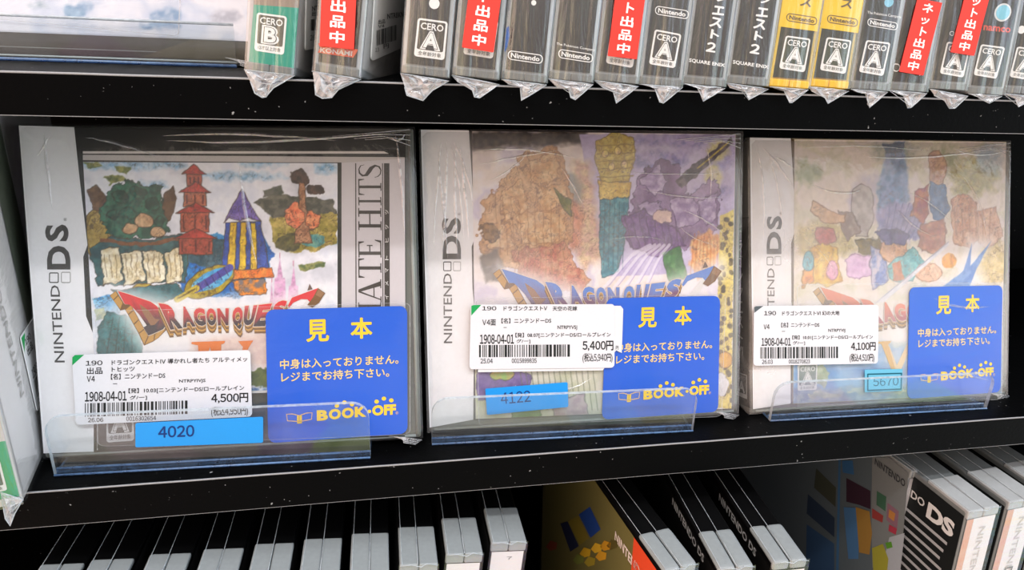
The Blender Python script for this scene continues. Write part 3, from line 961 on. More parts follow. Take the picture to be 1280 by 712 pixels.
def case_wrap(o, fr, W, h, name, seed, creases=()):
    """Loose cellophane over the front, folded round all four edges, slightly bellied."""
    rg = np.random.default_rng(seed)
    mb = MB()
    nu, nv = 44, 40
    V = []
    for j in range(nv + 1):
        for i in range(nu + 1):
            a, b = i / nu, j / nv
            u, v = -0.0008 + (W + 0.0016) * a, 0.0012 + (h - 0.0006) * b
            l = 0.0010 + 0.00035 * vnoise(np.array(a * 7 + seed), np.array(b * 5), seed) + 0.0003 * vnoise(np.array(a * 19 + b * 9), np.array(b * 4), seed + 1) * b
            if i in (0, nu) or j in (0, nv):
                l = -0.0006
            V.append(fr.P(u, v, float(l)))
    n = nu + 1
    mb.add(V, [(j * n + i, j * n + i + 1, (j + 1) * n + i + 1, (j + 1) * n + i) for j in range(nv) for i in range(nu)], name, (230, 230, 230), True)
    # folds round the sides
    for s in (0, 1):
        u = -0.0008 if s == 0 else W + 0.0008
        q = [fr.P(u, 0.0012, -0.0006), fr.P(u, h + 0.0006, -0.0006), fr.P(u, h + 0.0006, -0.0150), fr.P(u, 0.0012, -0.0150)]
        mb.add(q, [(0, 1, 2, 3) if s else (3, 2, 1, 0)], name)
    # gathered corner of the cellophane at the lower right and the pulled seam at the top
    for k in range(5):
        u0 = W - 0.0005 - 0.0006 * k
        mb.tube([fr.P(u0 - 0.012 + 0.002 * k, 0.0032 - 0.0003 * k, 0.0008), fr.P(u0 - 0.004, 0.0020 - 0.0004 * k, 0.0012), fr.P(u0 + 0.0008, -0.0004 - 0.0004 * k + 0.0012, 0.0006)], 0.00016, 'wrap_tail')
    for k in range(4):
        p0, p1 = W - 0.030 + 0.004 * k, W - 0.0012
        mb.tube([fr.P(p0, h - 0.0035 - 0.0004 * k, 0.0012), fr.P((p0 + p1) / 2, h - 0.0022 - 0.0006 * k, 0.0015), fr.P(p1, h - 0.0008 - 0.002 * k, 0.0010)], 0.00014, 'wrap_tail')
    rr = random.Random(seed)
    for c in creases:                                    # sharp creases, drawn up in thin ridges
        P = [fr.uv(*p) for p in c]
        n = 9
        pts = []
        for i in range(n + 1):
            t = i / n
            q = (1 - t) ** 2 * P[0] + 2 * t * (1 - t) * P[1] + t * t * P[2]
            pts.append(fr.P(q[0] + rr.uniform(-.0002, .0002), q[1] + rr.uniform(-.0002, .0002), 0.0015 + 0.0002 * math.sin(math.pi * t)))
        w = rr.uniform(.00025, .0007)
        V, fs = [], []
        for i, p in enumerate(pts):
            d = unit(pts[min(i + 1, n)] - pts[max(i - 1, 0)])
            side = np.cross(d, fr.N) * w * math.sin(math.pi * (i + .3) / (n + .6))
            V += [p - side, p + fr.N * w * .6 * math.sin(math.pi * (i + .3) / (n + .6)), p + side]
            if i:
                k = 3 * i
                fs += [(k - 3, k - 2, k + 1, k), (k - 2, k - 1, k + 2, k + 1)]
        mb.add(V, fs, 'wrap_crease')
    return mb.build('wrap', o, 'clear cellophane wrap')

WHITE = (238, 236, 238)
INK = (58, 44, 34)

# ---------------------------------------------------------------- first case: black and white frame round the picture
c1, f1, W1, h1 = faced_case('large face-out game case with silver frame at left of middle shelf', (0.0001, 0.001, 0.0001, 15.0083, -2.9206, 0.9101), None, None, 0.1374, 0.1223)
mb = MB()
L = 0.0002
mb.px(f1, [(93, 159), (507, 166), (507, 543), (118, 565)], 'paper', (46, 46, 44), L)
mb.px(f1, [(24, 157), (93, 159), (99.4, 219), (104, 258), (109.7, 306), (104.4, 321), (108, 395), (118.5, 421), (118.5, 439), (117.5, 532), (117.5, 564), (55, 566)], 'paper', WHITE, L + .00002)
mb.px(f1, [(118.4, 440), (121, 440), (121, 563), (118, 564)], 'ink', (30, 40, 34), L + .00004)
mb.px(f1, [(121.5, 440), (122.7, 440), (122.7, 562), (121.5, 562)], 'ink', (200, 200, 200), L + .00004)
# top bands
mb.px(f1, [(104, 189), (480, 189), (486, 192), (104, 192)], 'ink', (214, 208, 204), L + .00004)
mb.px(f1, [(104, 193.5), (506, 196.5), (506, 205), (104, 200)], 'ink', (190, 184, 182), L + .00004)
# silver panel at the right
mb.px(f1, [(421, 204), (506, 198), (507, 506), (423, 506)], 'ink', (205, 200, 204), L + .00005)
mb.px(f1, [(106, 202), (427, 203), (427, 520), (121, 516), (119, 400)], 'ink', (30, 34, 30), L + .00006)
mb.px(f1, [(122, 495), (423, 484), (423, 487), (122, 498)], 'ink', (205, 205, 205), L + .00008)
mb.px(f1, [(122, 503), (506, 488), (506, 545), (122, 560)], 'ink', (44, 52, 50), L + .00007)
mb.px(f1, [(444, 204), (445.4, 204), (446, 420), (444.6, 420)], 'ink', (70, 66, 62), L + .00008)
mb.px(f1, [(477.6, 204), (478.8, 204), (479.4, 420), (478.2, 420)], 'ink', (80, 76, 72), L + .00008)
mb.px(f1, [(480, 204), (486.8, 204), (487.4, 420), (480.8, 420)], 'ink', (58, 54, 50), L + .00008)
for ch, y0, y1 in (('S', 80, 137), ('T', 141, 206), ('I', 214, 248), ('H', 258, 348), ('E', 386, 458), ('T', 462, 540), ('A', 546, 640), ('M', 640, 745)):
    q = f1.quad(*up_quad(447.8, 448.2, 476.6, 477.0, 180 + y0 / 3.236, 180 + y1 / 3.236))
    serif(mb, f1, ch, q, 'ink', (60, 56, 52), L + .0001)
for ch, y in zip('ツッヒトマメイ', (275, 335, 388, 460, 510, 563, 618)):
    q = f1.quad(*up_quad(481.4, 481.4, 485.6, 485.6, 180 + (y - 9) / 3.236, 180 + (y + 9) / 3.236))
    mb.text(f1, ch, q, 'ink', (225, 222, 220), L + .0001, 0.01)
ds_logo(mb, f1, up_quad(57, 57, 86.3, 86.3, 280.4, 301.5), up_quad(59, 59.6, 88.5, 88.5, 307, 336.6), up_quad(61.8, 61.8, 74, 74, 340.2, 353.4), up_quad(76.7, 76.7, 89, 89, 339.4, 353.4), up_quad(63.2, 68.9, 74.5, 81.5, 356.2, 452.5), L + .0001)
mb.text(f1, '®', f1.quad(*up_quad(80, 80, 84, 84, 272, 276)), 'ink', (80, 76, 74), L + .0001)
cero_mark(mb, f1, (133.5, 498), (167, 496), (168.2, 550), (133.5, 552.5), 'A', '全年齢対象', L + .0001, (70, 76, 74), (214, 214, 216))
mb.build('cover_sheet', c1, 'white and black printed cover sheet')

P = Painter(f1, ((104.5, 202.5), (422, 204), (422, 484), (121, 495)), 0.00028, 0.000287)
P.wash([(205, 205, 214), (228, 226, 234), (236, 236, 242), (222, 224, 236)], 30)
for cx, cy, rx, ry in ((150, 206, 50, 6), (205, 206, 30, 6), (330, 204, 30, 4), (410, 210, 14, 8), (300, 220, 60, 4), (190, 232, 18, 6), (410, 300, 16, 4)):
    P.ell(cx, cy, rx, ry, (110, 166, 205), (190, 214, 232), soft=4, wob=5, alpha=.8)
for p in ([(104, 204), (122, 202), (128, 207), (112, 211)], [(128, 222), (152, 218), (160, 224), (140, 231)], [(142, 208), (164, 210), (160, 218), (146, 214)]):
    P.shape(p, (80, 100, 50), (160, 160, 90), wob=4)
# brown land and golden isles under the sky at the right
P.shape([(318, 252), (345, 240), (372, 246), (418, 248), (421, 268), (380, 276), (340, 272)], (70, 72, 62), (112, 108, 92), wob=4)
P.shape([(328, 238), (352, 232), (356, 241), (330, 246)], (70, 78, 66), (96, 96, 82), wob=3)
P.shape([(338, 272), (421, 266), (421, 302), (400, 312), (362, 316), (342, 300)], (146, 134, 52), (196, 172, 92), wob=5)
P.ell(362, 303, 16, 12, (62, 62, 36), (110, 104, 50), wob=4)
P.ell(392, 300, 16, 9, (70, 138, 140), (120, 170, 150), wob=4)
P.shape([(372, 330), (405, 326), (404, 334), (376, 338)], (84, 104, 60), (150, 150, 84), wob=3)
# sea
P.shape([(225, 300), (262, 292), (330, 296), (342, 318), (330, 352), (300, 376), (262, 370), (228, 366), (218, 336)], (24, 92, 172), (60, 150, 205), wob=6, big=True)
P.shape([(224, 300), (282, 298), (300, 322), (262, 336), (224, 326)], (34, 70, 84), (60, 96, 110), wob=5)
P.shape([(118, 372), (150, 366), (152, 392), (120, 400)], (50, 140, 205), (120, 190, 225), wob=5)
P.shape([(118, 388), (132, 384), (136, 396), (120, 402)], (150, 160, 60), (90, 110, 50), wob=4)
P.shape([(104, 380), (421, 356), (421, 400), (104, 420)], (232, 232, 238), (206, 216, 228), soft=8, wob=8, alpha=.65)
# a landscape of plain shapes stands in for the printed picture
P.ell(128, 292, 24, 34, (172, 146, 70), (128, 104, 46), ink=INK)
for r in (12, 20):
    P.ell(128, 292, r, r * 1.4, (150, 124, 56), (178, 152, 78), ink=(100, 78, 34))
P.shape([(206, 244), (216, 232), (222, 248), (214, 276), (200, 282)], (88, 62, 46), (120, 88, 60), wob=3, ink=INK)
P.shape([(108, 238), (120, 230), (134, 246), (136, 268), (118, 262)], (88, 62, 46), (120, 88, 60), wob=3, ink=INK)
P.shape([(126, 268), (138, 240), (158, 224), (178, 228), (200, 236), (208, 262), (214, 290), (186, 296), (150, 300), (132, 292)], (26, 78, 66), (50, 116, 92), wob=8, ink=(16, 34, 30))
for cx, cy, rr in ((150, 246, 9), (172, 240, 10), (192, 256, 9), (160, 266, 10), (200, 276, 8), (142, 268, 7)):
    P.ell(cx, cy, rr, rr * .8, (40, 104, 84), (22, 64, 56), wob=4, ink=(16, 40, 36))
for cx, cy, rx, ry in ((180, 276, 12, 9), (164, 286, 10, 7), (198, 290, 9, 7)):
    P.ell(cx, cy, rx, ry, (208, 172, 132), (188, 146, 108), wob=3, ink=INK)
P.shape([(112, 308), (140, 296), (186, 300), (226, 292), (236, 312), (232, 352), (122, 356)], (34, 76, 84), (56, 104, 106), wob=4, ink=INK)
for k, (x0, x1) in enumerate(((126, 150), (152, 178), (180, 204), (206, 226))):
    P.shape([(x0, 312 + 4 * (k % 2)), (x1, 308 + 5 * (k % 3)), (x1 + 3, 350), (x0 + 4, 356)], (240, 232, 208), (212, 194, 152), wob=4, ink=INK)
    for j in range(3):
        P.stroke([(x0 + 5 + 7 * j, 318), (x0 + 8 + 6 * j, 346)], 1.0, (140, 118, 86), wob=2)
P.stroke([(128, 300), (176, 306), (226, 298)], 5, (126, 78, 48), wob=3)
P.ell(180, 360, 14, 6, (196, 166, 50), (150, 122, 36), ink=INK)
P.shape([(140, 362), (222, 354), (230, 366), (200, 380), (150, 372)], (44, 104, 112), (36, 84, 92), wob=3, ink=INK)
P.shape([(136, 388), (168, 398), (178, 430), (172, 470), (121, 470), (124, 410)], (44, 124, 128), (30, 98, 104), wob=3, ink=(20, 60, 62))
for k in range(4):
    P.stroke([(142 + 8 * k, 396), (132 + 11 * k, 452)], 1.1, (20, 66, 70))
# red tower with tiers
for (xa, xb, ya, yb), c in zip(((234, 252, 216, 232), (230, 258, 238, 258), (226, 262, 264, 290), (224, 266, 296, 318)), ((190, 92, 66), (206, 116, 84), (196, 96, 72), (180, 80, 62))):
    P.shape([(xa, ya), (xb, ya), (xb, yb), (xa, yb)], c, tuple(x * .82 for x in c), wob=1.5, ink=INK)
    P.shape([(xa - 6, ya + 2), ((xa + xb) / 2, ya - 11), (xb + 6, ya + 2)], (166, 50, 44), (196, 70, 56), wob=1.5, ink=INK)
    for j in range(3):
        P.stroke([(xa + 4 + (xb - xa - 8) * j / 2, ya + 6), (xa + 4 + (xb - xa - 8) * j / 2, yb - 4)], 2, (104, 44, 40))
# violet roofed tent striped yellow and blue
P.shape([(302, 236), (326, 276), (312, 272), (300, 276), (286, 272), (280, 278)], (92, 74, 156), (126, 104, 184), ink=INK)
P.shape([(282, 278), (326, 276), (338, 342), (276, 346)], (34, 64, 148), (50, 84, 176), ink=INK)
for k in range(3):
    P.shape([(288 + 13 * k, 278), (296 + 12 * k, 278), (294 + 14 * k, 340), (284 + 15 * k, 341)], (236, 200, 44), (206, 164, 30), wob=1.5, ink=INK)
P.shape([(274, 338), (340, 334), (342, 346), (276, 350)], (232, 140, 50), (216, 108, 30), wob=2, ink=INK)
P.shape([(290, 350), (330, 348), (334, 366), (300, 370)], (240, 140, 40), (120, 110, 110), wob=4, ink=INK)
# autumn tree
P.ell(376, 222, 13, 10, (48, 38, 36), (84, 60, 50), wob=6, ink=INK)
P.ell(394, 236, 11, 7, (56, 42, 38), (100, 70, 54), wob=5, ink=INK)
P.shape([(374, 228), (381, 228), (384, 266), (390, 304), (368, 304), (374, 266)], (188, 138, 102), (150, 100, 70), wob=2, ink=INK)
P.ell(368, 268, 11, 15, (216, 110, 74), (238, 150, 104), wob=6, ink=INK)
P.ell(391, 274, 10, 11, (222, 120, 76), (238, 160, 110), wob=6, ink=INK)
# gold sweep and blue bar
P.ell(262, 352, 34, 17, (178, 156, 44), (140, 118, 30), rot=-25, ink=INK)
P.ell(266, 349, 28, 11, (60, 150, 205), (110, 180, 215), rot=-25)
P.stroke([(244, 362), (288, 334)], 9, (70, 66, 150))
for k in range(5):
    P.stroke([(248 + 8 * k, 354 - 5 * k), (254 + 8 * k, 364 - 5 * k)], 1.2, (40, 36, 96))
P.stroke([(222, 374), (246, 360)], 8, (196, 172, 60))
P.stroke([(224, 372), (244, 361)], 2, (110, 90, 30))
# far pink towers
for cx, top, w, yb in ((350, 322, 8, 384), (367, 332, 7, 376), (340, 352, 5, 388)):
    P.shape([(cx - w * .5, top + 26), (cx, top), (cx + w * .5, top + 26)], (206, 150, 190), (216, 170, 204), wob=.6)
    P.shape([(cx - w * .8, top + 25), (cx + w * .8, top + 25), (cx + w, yb), (cx - w, yb)], (206, 152, 192), (222, 180, 210), wob=.6)
    P.stroke([(cx, top - 6), (cx, top)], 1, (190, 110, 140))
P.linework(15, 71, .55)
P.mottle(.14)
# glow behind the title, then the ground below it
P.shape([(142, 356), (210, 372), (300, 380), (350, 372), (410, 354), (414, 372), (370, 400), (340, 430), (220, 436), (176, 440), (150, 400)], (240, 238, 238), None, soft=10, wob=2, alpha=.8)
P.shape([(240, 424), (350, 412), (350, 460), (240, 460)], (226, 206, 196), (214, 190, 186), soft=6, wob=4)
P.shape([(310, 462), (350, 456), (370, 470), (340, 486), (312, 480)], (96, 112, 50), (60, 84, 40), wob=5)
P.shape([(310, 484), (421, 474), (421, 500), (310, 500)], (50, 96, 150), (200, 212, 226), wob=6)
mb = MB()
P.dump(mb, L + .00012)
mb.build('cover_picture', c1, 'colourful printed cover picture')
title_lettering(c1, f1, lambda x, y: (x, y), L + .0002, (214, 58, 62), (40, 34, 52), 'red and gold block lettering')
# numeral under the title
for pts in ([(240, 427), (282, 425.5), (281, 428.5), (277, 430), (277, 445), (266, 445), (263, 433), (259, 445), (249, 445), (248, 431), (240, 429.5)], [(298, 426), (317, 425), (313, 431), (309, 438), (309, 446), (302, 446), (304, 433)]):
    mb = MB()
    mb.px(f1, pts, 'ink', (222, 118, 40), L + .0003)
    mb.build('numeral', c1, 'orange numeral')
case_wrap(c1, f1, W1, h1, 'wrap_faced', 3, [((58, 166), (62, 210), (68, 262)), ((66, 170), (58, 182), (50, 196)), ((205, 170), (300, 164), (420, 176)), ((210, 176), (330, 182), (500, 166)), ((300, 200), (305, 260), (322, 330)), ((494, 168), (503, 210), (506, 300)), ((488, 172), (500, 180), (506, 168)), ((110, 172), (150, 178), (200, 196))])
clear_pocket(c1, f1, (122, 388), (513, 377), (513, 541), (125, 556), .0018)
sample_card(c1, f1, ((333, 386.5), (509, 381.5), (509.5, 540), (336.5, 552)), .0016)
price_label(c1, f1, crop(90, 435, 5.275), ((20, 36), (1185, 5), (1197, 440), (45, 494)), -.027,
            [('190', 110, 220, 75, 106, 0), ('出品', 118, 220, 119, 163, .008), ('V4', 118, 170, 175, 212, 0), ('ドラゴンクエストⅣ 導かれし者たち アルティメッ', 280, 1165, 70, 104, 0), ('トヒッツ', 280, 430, 116, 148, 0),
             ('【名】ニンテンドーDS', 275, 630, 160, 198, 0), ('ー', 288, 316, 223, 227, 0), ('NTRPYIVJS', 720, 893, 197, 224, 0), ('1908-04-01', 105, 378, 278, 342, .022), ('【発】10.03[ニンテンドーDS/ロールプレイン', 390, 1145, 255, 292, 0),
             ('グ/ー]', 397, 510, 302, 333, 0), ('26.06', 125, 225, 448, 476, 0), ('0016302654', 375, 570, 439, 468, 0), ('4,500円', 930, 1172, 290, 354, .022), ('(税込4,950円)', 930, 1170, 376, 443, .008)],
            (105, 775, 352, 440), 4, .0022, ((22, 105), (23, 52), (40, 37), (100, 35)))
st1, hf1 = holder('long clear acrylic stand carrying the 4020 number tag', (68, 595), (463, 572.5), ((140, 528), (300, 511), (420, 495)), None)
mb, q = number_sticker(None, hf1, ((169.6, 528.3), (329, 520.3), (329, 552.5), (169.6, 558.2)), '4020', (.175, .455, .36, .83), .0003, bold=.02)
mb.build('number_tag', st1, 'bright blue tag printed 4020')

# ---------------------------------------------------------------- second case
c2, f2, W2, h2 = faced_case('middle face-out game case with blue title and 5,400 yen label', (0.1411, 0.0028, -0.0009, 14.7276, -1.9461, 0.8127), None, None, 0.1353, 0.1235)
mb = MB()
mb.px(f2, [(588, 163), (918, 167), (914, 511), (592, 525)], 'paper', (70, 64, 60), L)
mb.px(f2, [(526, 162), (586, 163), (592, 255), (594, 296), (589.5, 308), (590.5, 360), (592.5, 380), (592, 464), (591.5, 524), (537, 534)], 'paper', WHITE, L + .00002)
T2 = crop(525, 255, 3.5625)
def vq(cp, x0, x1, y0, y1, d=0):
    return tuple(cp(*p) for p in ((x0 + d, y1), (x0, y0), (x1, y0), (x1 + d, y1)))
ds_logo(mb, f2, vq(T2, 98, 182, 60, 132), vq(T2, 100, 182, 140, 245), vq(T2, 103, 140, 255, 298), vq(T2, 147, 182, 255, 298), vq(T2, 104, 141, 308, 618, 2), L + .0001)
mb.text(f2, '®', f2.quad(*vq(T2, 168, 180, 38, 50)), 'ink', (120, 112, 108), L + .0001)
mb.build('cover_sheet', c2, 'white and dark printed cover sheet')
mb = MB()
for sx in (0,):
    ls = Frame(f2.P(0, 0, 0), -f2.N, f2.V)      # left face, measured backwards from the front edge
    ls.N = -f2.U
    ls.U = -f2.N
    mb.add([ls.P(0.001, 0.005, .0002), ls.P(0.0142, 0.005, .0002), ls.P(0.0142, h2 - .055, .0002), ls.P(0.001, h2 - .055, .0002)], [(0, 3, 2, 1)], 'ink', (26, 26, 26))
mb.build('spine_sheet', c2, 'black spine sheet')

P = Painter(f2, ((590, 164), (919, 168), (914, 510), (594.5, 523)), 0.00030, 0.00033)
P.wash([(222, 208, 206), (234, 220, 212), (240, 232, 232), (214, 204, 222), (228, 214, 206)], 40, 21)
P.shape([(590, 164), (734, 164), (734, 180), (590, 186)], (44, 38, 36), (84, 72, 62), wob=4, soft=3)
# pale lilac panel at the right with a plum sky
P.shape([(724, 168), (919, 168), (916, 340), (760, 345), (752, 330)], (190, 176, 212), (206, 196, 224), wob=1, big=True)
for cx, cy, rx, ry in ((850, 176, 60, 6), (820, 200, 40, 10), (890, 240, 26, 8), (780, 190, 14, 12), (900, 196, 14, 18)):
    P.ell(cx, cy, rx, ry, (122, 120, 178), (176, 160, 206), soft=4, wob=6, alpha=.7)
for cx, cy, rx, ry in ((898, 190, 13, 13), (892, 222, 10, 18)):
    P.ell(cx, cy, rx, ry, (222, 212, 130), (212, 202, 170), soft=3, wob=5, alpha=.8)
P.shape([(716, 200), (738, 200), (752, 320), (728, 340), (716, 300)], (226, 190, 130), (206, 150, 120), soft=5, wob=5, alpha=.7)
P.ell(712, 240, 16, 26, (110, 120, 130), (140, 150, 140), soft=4, wob=6, alpha=.6)
P.ell(716, 282, 12, 30, (206, 120, 92), (220, 150, 110), soft=5, wob=6, alpha=.7)
# sandstone cliffs at the left
P.shape([(598, 300), (604, 256), (622, 236), (640, 206), (660, 188), (690, 182), (706, 200), (712, 236), (716, 270), (712, 316), (690, 330), (640, 332), (606, 330)], (218, 180, 140), (202, 156, 110), wob=8, ink=(150, 104, 66), soft=1, big=True)
for pts in ([(624, 240), (650, 226), (662, 262), (630, 276)], [(660, 200), (694, 192), (702, 222), (668, 232)], [(646, 268), (704, 262), (706, 300), (650, 306)], [(606, 280), (636, 276), (640, 308), (610, 312)], [(670, 232), (708, 230), (710, 258), (676, 262)]):
    P.shape(pts, (230, 196, 152), (206, 160, 112), wob=6, ink=(160, 114, 76))
for k in range(9):
    P.stroke([(618 + 10 * k, 244 + 2 * k), (626 + 9 * k, 318)], 1, (158, 112, 72), alpha=.7, wob=2)
P.ell(612, 290, 12, 13, (120, 90, 56), (170, 130, 84), wob=7, ink=(80, 60, 40))
P.shape([(694, 236), (712, 250), (714, 272), (704, 262)], (110, 112, 52), (168, 150, 70), wob=4, ink=(70, 66, 40))
P.shape([(640, 312), (708, 304), (720, 332), (736, 348), (728, 366), (690, 362), (652, 346)], (208, 158, 128), (196, 124, 104), wob=6, ink=(150, 104, 76))
for k in range(9):
    P.stroke([(648 + 7 * k, 314), (642 + 8 * k, 346)], 1.2, (176, 130, 96), alpha=.8, wob=2)
P.shape([(600, 318), (622, 310), (634, 350), (606, 352)], (130, 122, 116), (96, 90, 84), soft=2, wob=4, alpha=.8)
# golden tower on a teal base, plum hills beside it
P.shape([(744, 178), (766, 166), (792, 172), (794, 200), (786, 226), (752, 228), (744, 206)], (214, 194, 100), (190, 162, 70), wob=4, ink=(110, 92, 40))
for k in range(5):
    P.stroke([(746, 182 + 10 * k), (792, 180 + 10 * k)], 1.2, (150, 126, 56), wob=2)
for x, y in ((756, 192), (772, 188), (764, 208), (780, 206)):
    P.ell(x, y, 4, 5, (238, 216, 120), (224, 190, 140), wob=1, ink=(130, 104, 50))
P.shape([(748, 226), (788, 228), (786, 246), (750, 250)], (226, 200, 110), (206, 170, 80), wob=3, ink=(110, 92, 40))
P.shape([(750, 250), (786, 246), (784, 290), (772, 340), (752, 346), (748, 300)], (54, 122, 140), (96, 160, 168), wob=3, ink=(40, 70, 84))
for k in range(5):
    P.stroke([(756 + 6 * k, 252), (754 + 6 * k, 336)], 1, (50, 100, 116))
P.shape([(786, 292), (792, 240), (806, 212), (824, 196), (846, 206), (858, 240), (874, 236), (892, 222), (902, 262), (890, 300), (850, 314), (806, 312)], (120, 90, 130), (166, 140, 178), wob=9, ink=(66, 46, 76), big=True)
for pts in ([(800, 226), (822, 204), (836, 226), (818, 246)], [(838, 250), (868, 244), (876, 276), (846, 284)], [(796, 256), (824, 250), (834, 276), (804, 284)], [(872, 252), (894, 240), (896, 270), (880, 282)]):
    P.shape(pts, (150, 126, 168), (196, 178, 206), wob=6, ink=(80, 58, 92))
P.shape([(776, 272), (802, 262), (846, 286), (858, 306), (820, 320), (790, 310)], (104, 70, 126), (134, 98, 156), wob=5, ink=(66, 46, 76))
for k in range(8):
    P.stroke([(780 + 9 * k, 270), (792 + 8 * k, 312)], 1.2, (86, 58, 104), wob=2)
P.ell(826, 270, 13, 10, (228, 200, 186), (206, 176, 170), wob=6, ink=(100, 76, 100))
P.shape([(844, 226), (862, 210), (914, 170), (916, 178), (868, 222), (850, 234)], (66, 58, 66), (120, 104, 110), wob=3)
P.stroke([(872, 210), (910, 178)], 2, (200, 180, 80))
P.shape([(826, 316), (850, 308), (858, 346), (836, 352)], (84, 146, 76), (50, 110, 54), wob=3, ink=(40, 70, 40))
P.shape([(864, 300), (886, 286), (902, 300), (892, 340), (872, 350), (862, 330)], (220, 150, 84), (232, 190, 130), wob=6, soft=2)
for k in range(9):
    P.stroke([(868 + 4 * k, 292 + k), (862 + 5 * k, 348)], 1.1, (200, 112, 50), alpha=.8)
# spotted yellow cloth down the right edge
P.shape([(900, 270), (917, 262), (914, 510), (895, 510), (896, 380)], (226, 208, 112), (212, 190, 100), wob=2)
rg = random.Random(5)
for k in range(46):
    P.ell(899 + 15 * rg.random(), 272 + 5 * k + 3 * rg.random(), 2.2 + 1.4 * rg.random(), 3.2, (120, 104, 60), (84, 74, 44), wob=2)
P.linework(15, 72, .5, (104, 76, 70))
P.mottle(.12)
# white rays
for k in range(5):
    P.stroke([(744 + 14 * k, 372), (790 + 9 * k, 318), (812 + 6 * k, 306)], 4, (238, 232, 246), alpha=.7)
    P.stroke([(744 + 14 * k, 376), (790 + 9 * k, 322), (816 + 6 * k, 308)], 1, (170, 150, 206), alpha=.8)
P.shape([(622, 330), (690, 348), (760, 366), (820, 352), (905, 322), (908, 340), (880, 372), (640, 384)], (240, 236, 240), None, soft=9, wob=2, alpha=.75)
# lower strip
P.shape([(594, 440), (760, 440), (760, 520), (594, 523)], (196, 200, 160), (222, 220, 200), wob=3, big=True)
P.shape([(597, 462), (640, 458), (664, 470), (660, 492), (610, 500), (597, 500)], (92, 66, 142), (122, 92, 168), wob=4, ink=(60, 44, 90))
P.ell(628, 468, 16, 7, (150, 190, 90), (200, 170, 90), wob=3, ink=(60, 70, 40))
for k in range(14):
    P.stroke([(650 + 7 * k, 462), (656 + 7 * k, 512)], 1.1, (90, 100, 70), alpha=.7)
P.shape([(640, 506), (670, 500), (676, 520), (640, 522)], (90, 140, 70), (120, 160, 90), wob=4, ink=(50, 80, 40))
P.shape([(690, 500), (730, 492), (736, 522), (694, 522)], (176, 150, 160), (200, 180, 180), wob=4, ink=(90, 80, 90))
P.ell(906, 450, 9, 10, (226, 176, 80), (196, 146, 70), wob=3, ink=(110, 80, 40))
P.ell(902, 480, 8, 16, (236, 234, 236), (214, 210, 214), wob=4, ink=(150, 140, 140))
mb = MB()
P.dump(mb, L + .00012)
mb.build('cover_picture', c2, 'pale warm and lilac cover picture')
title_lettering(c2, f2, lambda x, y: (626.9 + 1.06 * (x - 148), 335.7 + 1.06 * (y - 363.3)), L + .0002, (92, 132, 204), (130, 84, 112), 'blue and gold block lettering')
case_wrap(c2, f2, W2, h2, 'wrap_reflection_haze', 8, [((552, 178), (545, 230), (542, 310)), ((558, 176), (558, 240), (552, 330)), ((562, 178), (575, 220), (580, 300)), ((566, 176), (585, 210), (592, 262)), ((570, 178), (566, 240), (572, 320)), ((548, 190), (552, 250), (560, 322)), ((575, 182), (580, 230), (586, 300)),
                                       ((598, 188), (650, 182), (720, 198)), ((600, 206), (640, 196), (700, 188)), ((610, 226), (640, 214), (660, 190)), ((770, 214), (840, 222), (912, 214)), ((800, 236), (850, 250), (905, 246)), ((850, 262), (880, 270), (906, 296)), ((846, 280), (862, 300), (890, 306)), ((760, 300), (790, 290), (830, 300)), ((880, 180), (890, 210), (886, 250)), ((640, 480), (700, 500), (740, 470)), ((700, 210), (716, 230), (730, 262))])
sample_card(c2, f2, ((757, 372), (898, 369), (895.5, 513), (751, 523)), .0016)
clear_pocket(c2, f2, (594, 372), (905, 367), (900, 519), (598, 531), .0018)
mb, q = number_sticker(None, f2, ((605.8, 484), (708, 476), (709, 506.6), (608, 516.7)), '4122', (.178, .54, .36, .80), .0021, bold=.0)
mb.build('number_tag', c2, 'bright blue tag printed 4122')
price_label(c2, f2, crop(580, 365, 4.45), ((35, 65), (828, 62), (826, 412), (26, 421)), -.006,
            [('190', 97, 175, 74, 96, 0), ('ドラゴンクエストⅤ', 215, 455, 72, 98, 0), ('天空の花嫁', 485, 620, 74, 99, 0), ('V4面', 98, 172, 146, 180, .006), ('【名】ニンテンドーDS', 203, 477, 140, 168, 0), ('ー', 215, 232, 189, 192, 0),
             ('NTRPYV5J', 512, 620, 180, 206, 0), ('1908-04-01', 85, 272, 229, 281, .022), ('【発】08.07[ニンテンドーDS/ロールプレイン', 280, 805, 220, 249, 0), ('グ/ー]', 285, 362, 255, 279, 0), ('25.04', 88, 155, 362, 388, 0),
             ('0015899835', 260, 397, 361, 386, 0), ('5,400円', 650, 820, 264, 320, .022), ('(税込5,940円)', 650, 815, 332, 386, .008), ('円', 834, 848, 292, 312, 0)],
            (80, 580, 287, 354), 9, .0027, ((37, 125), (37, 72), (48, 67), (92, 66)),
            under=[(60, 70), (862, 72), (876, 90), (868, 332), (838, 318), (826, 330), (764, 428), (75, 438)])
holder('clear acrylic stand in front of the case labelled 5,400 yen', (540, 556), (866, 539), ((580, 499), (700, 493), (850, 485)), None)

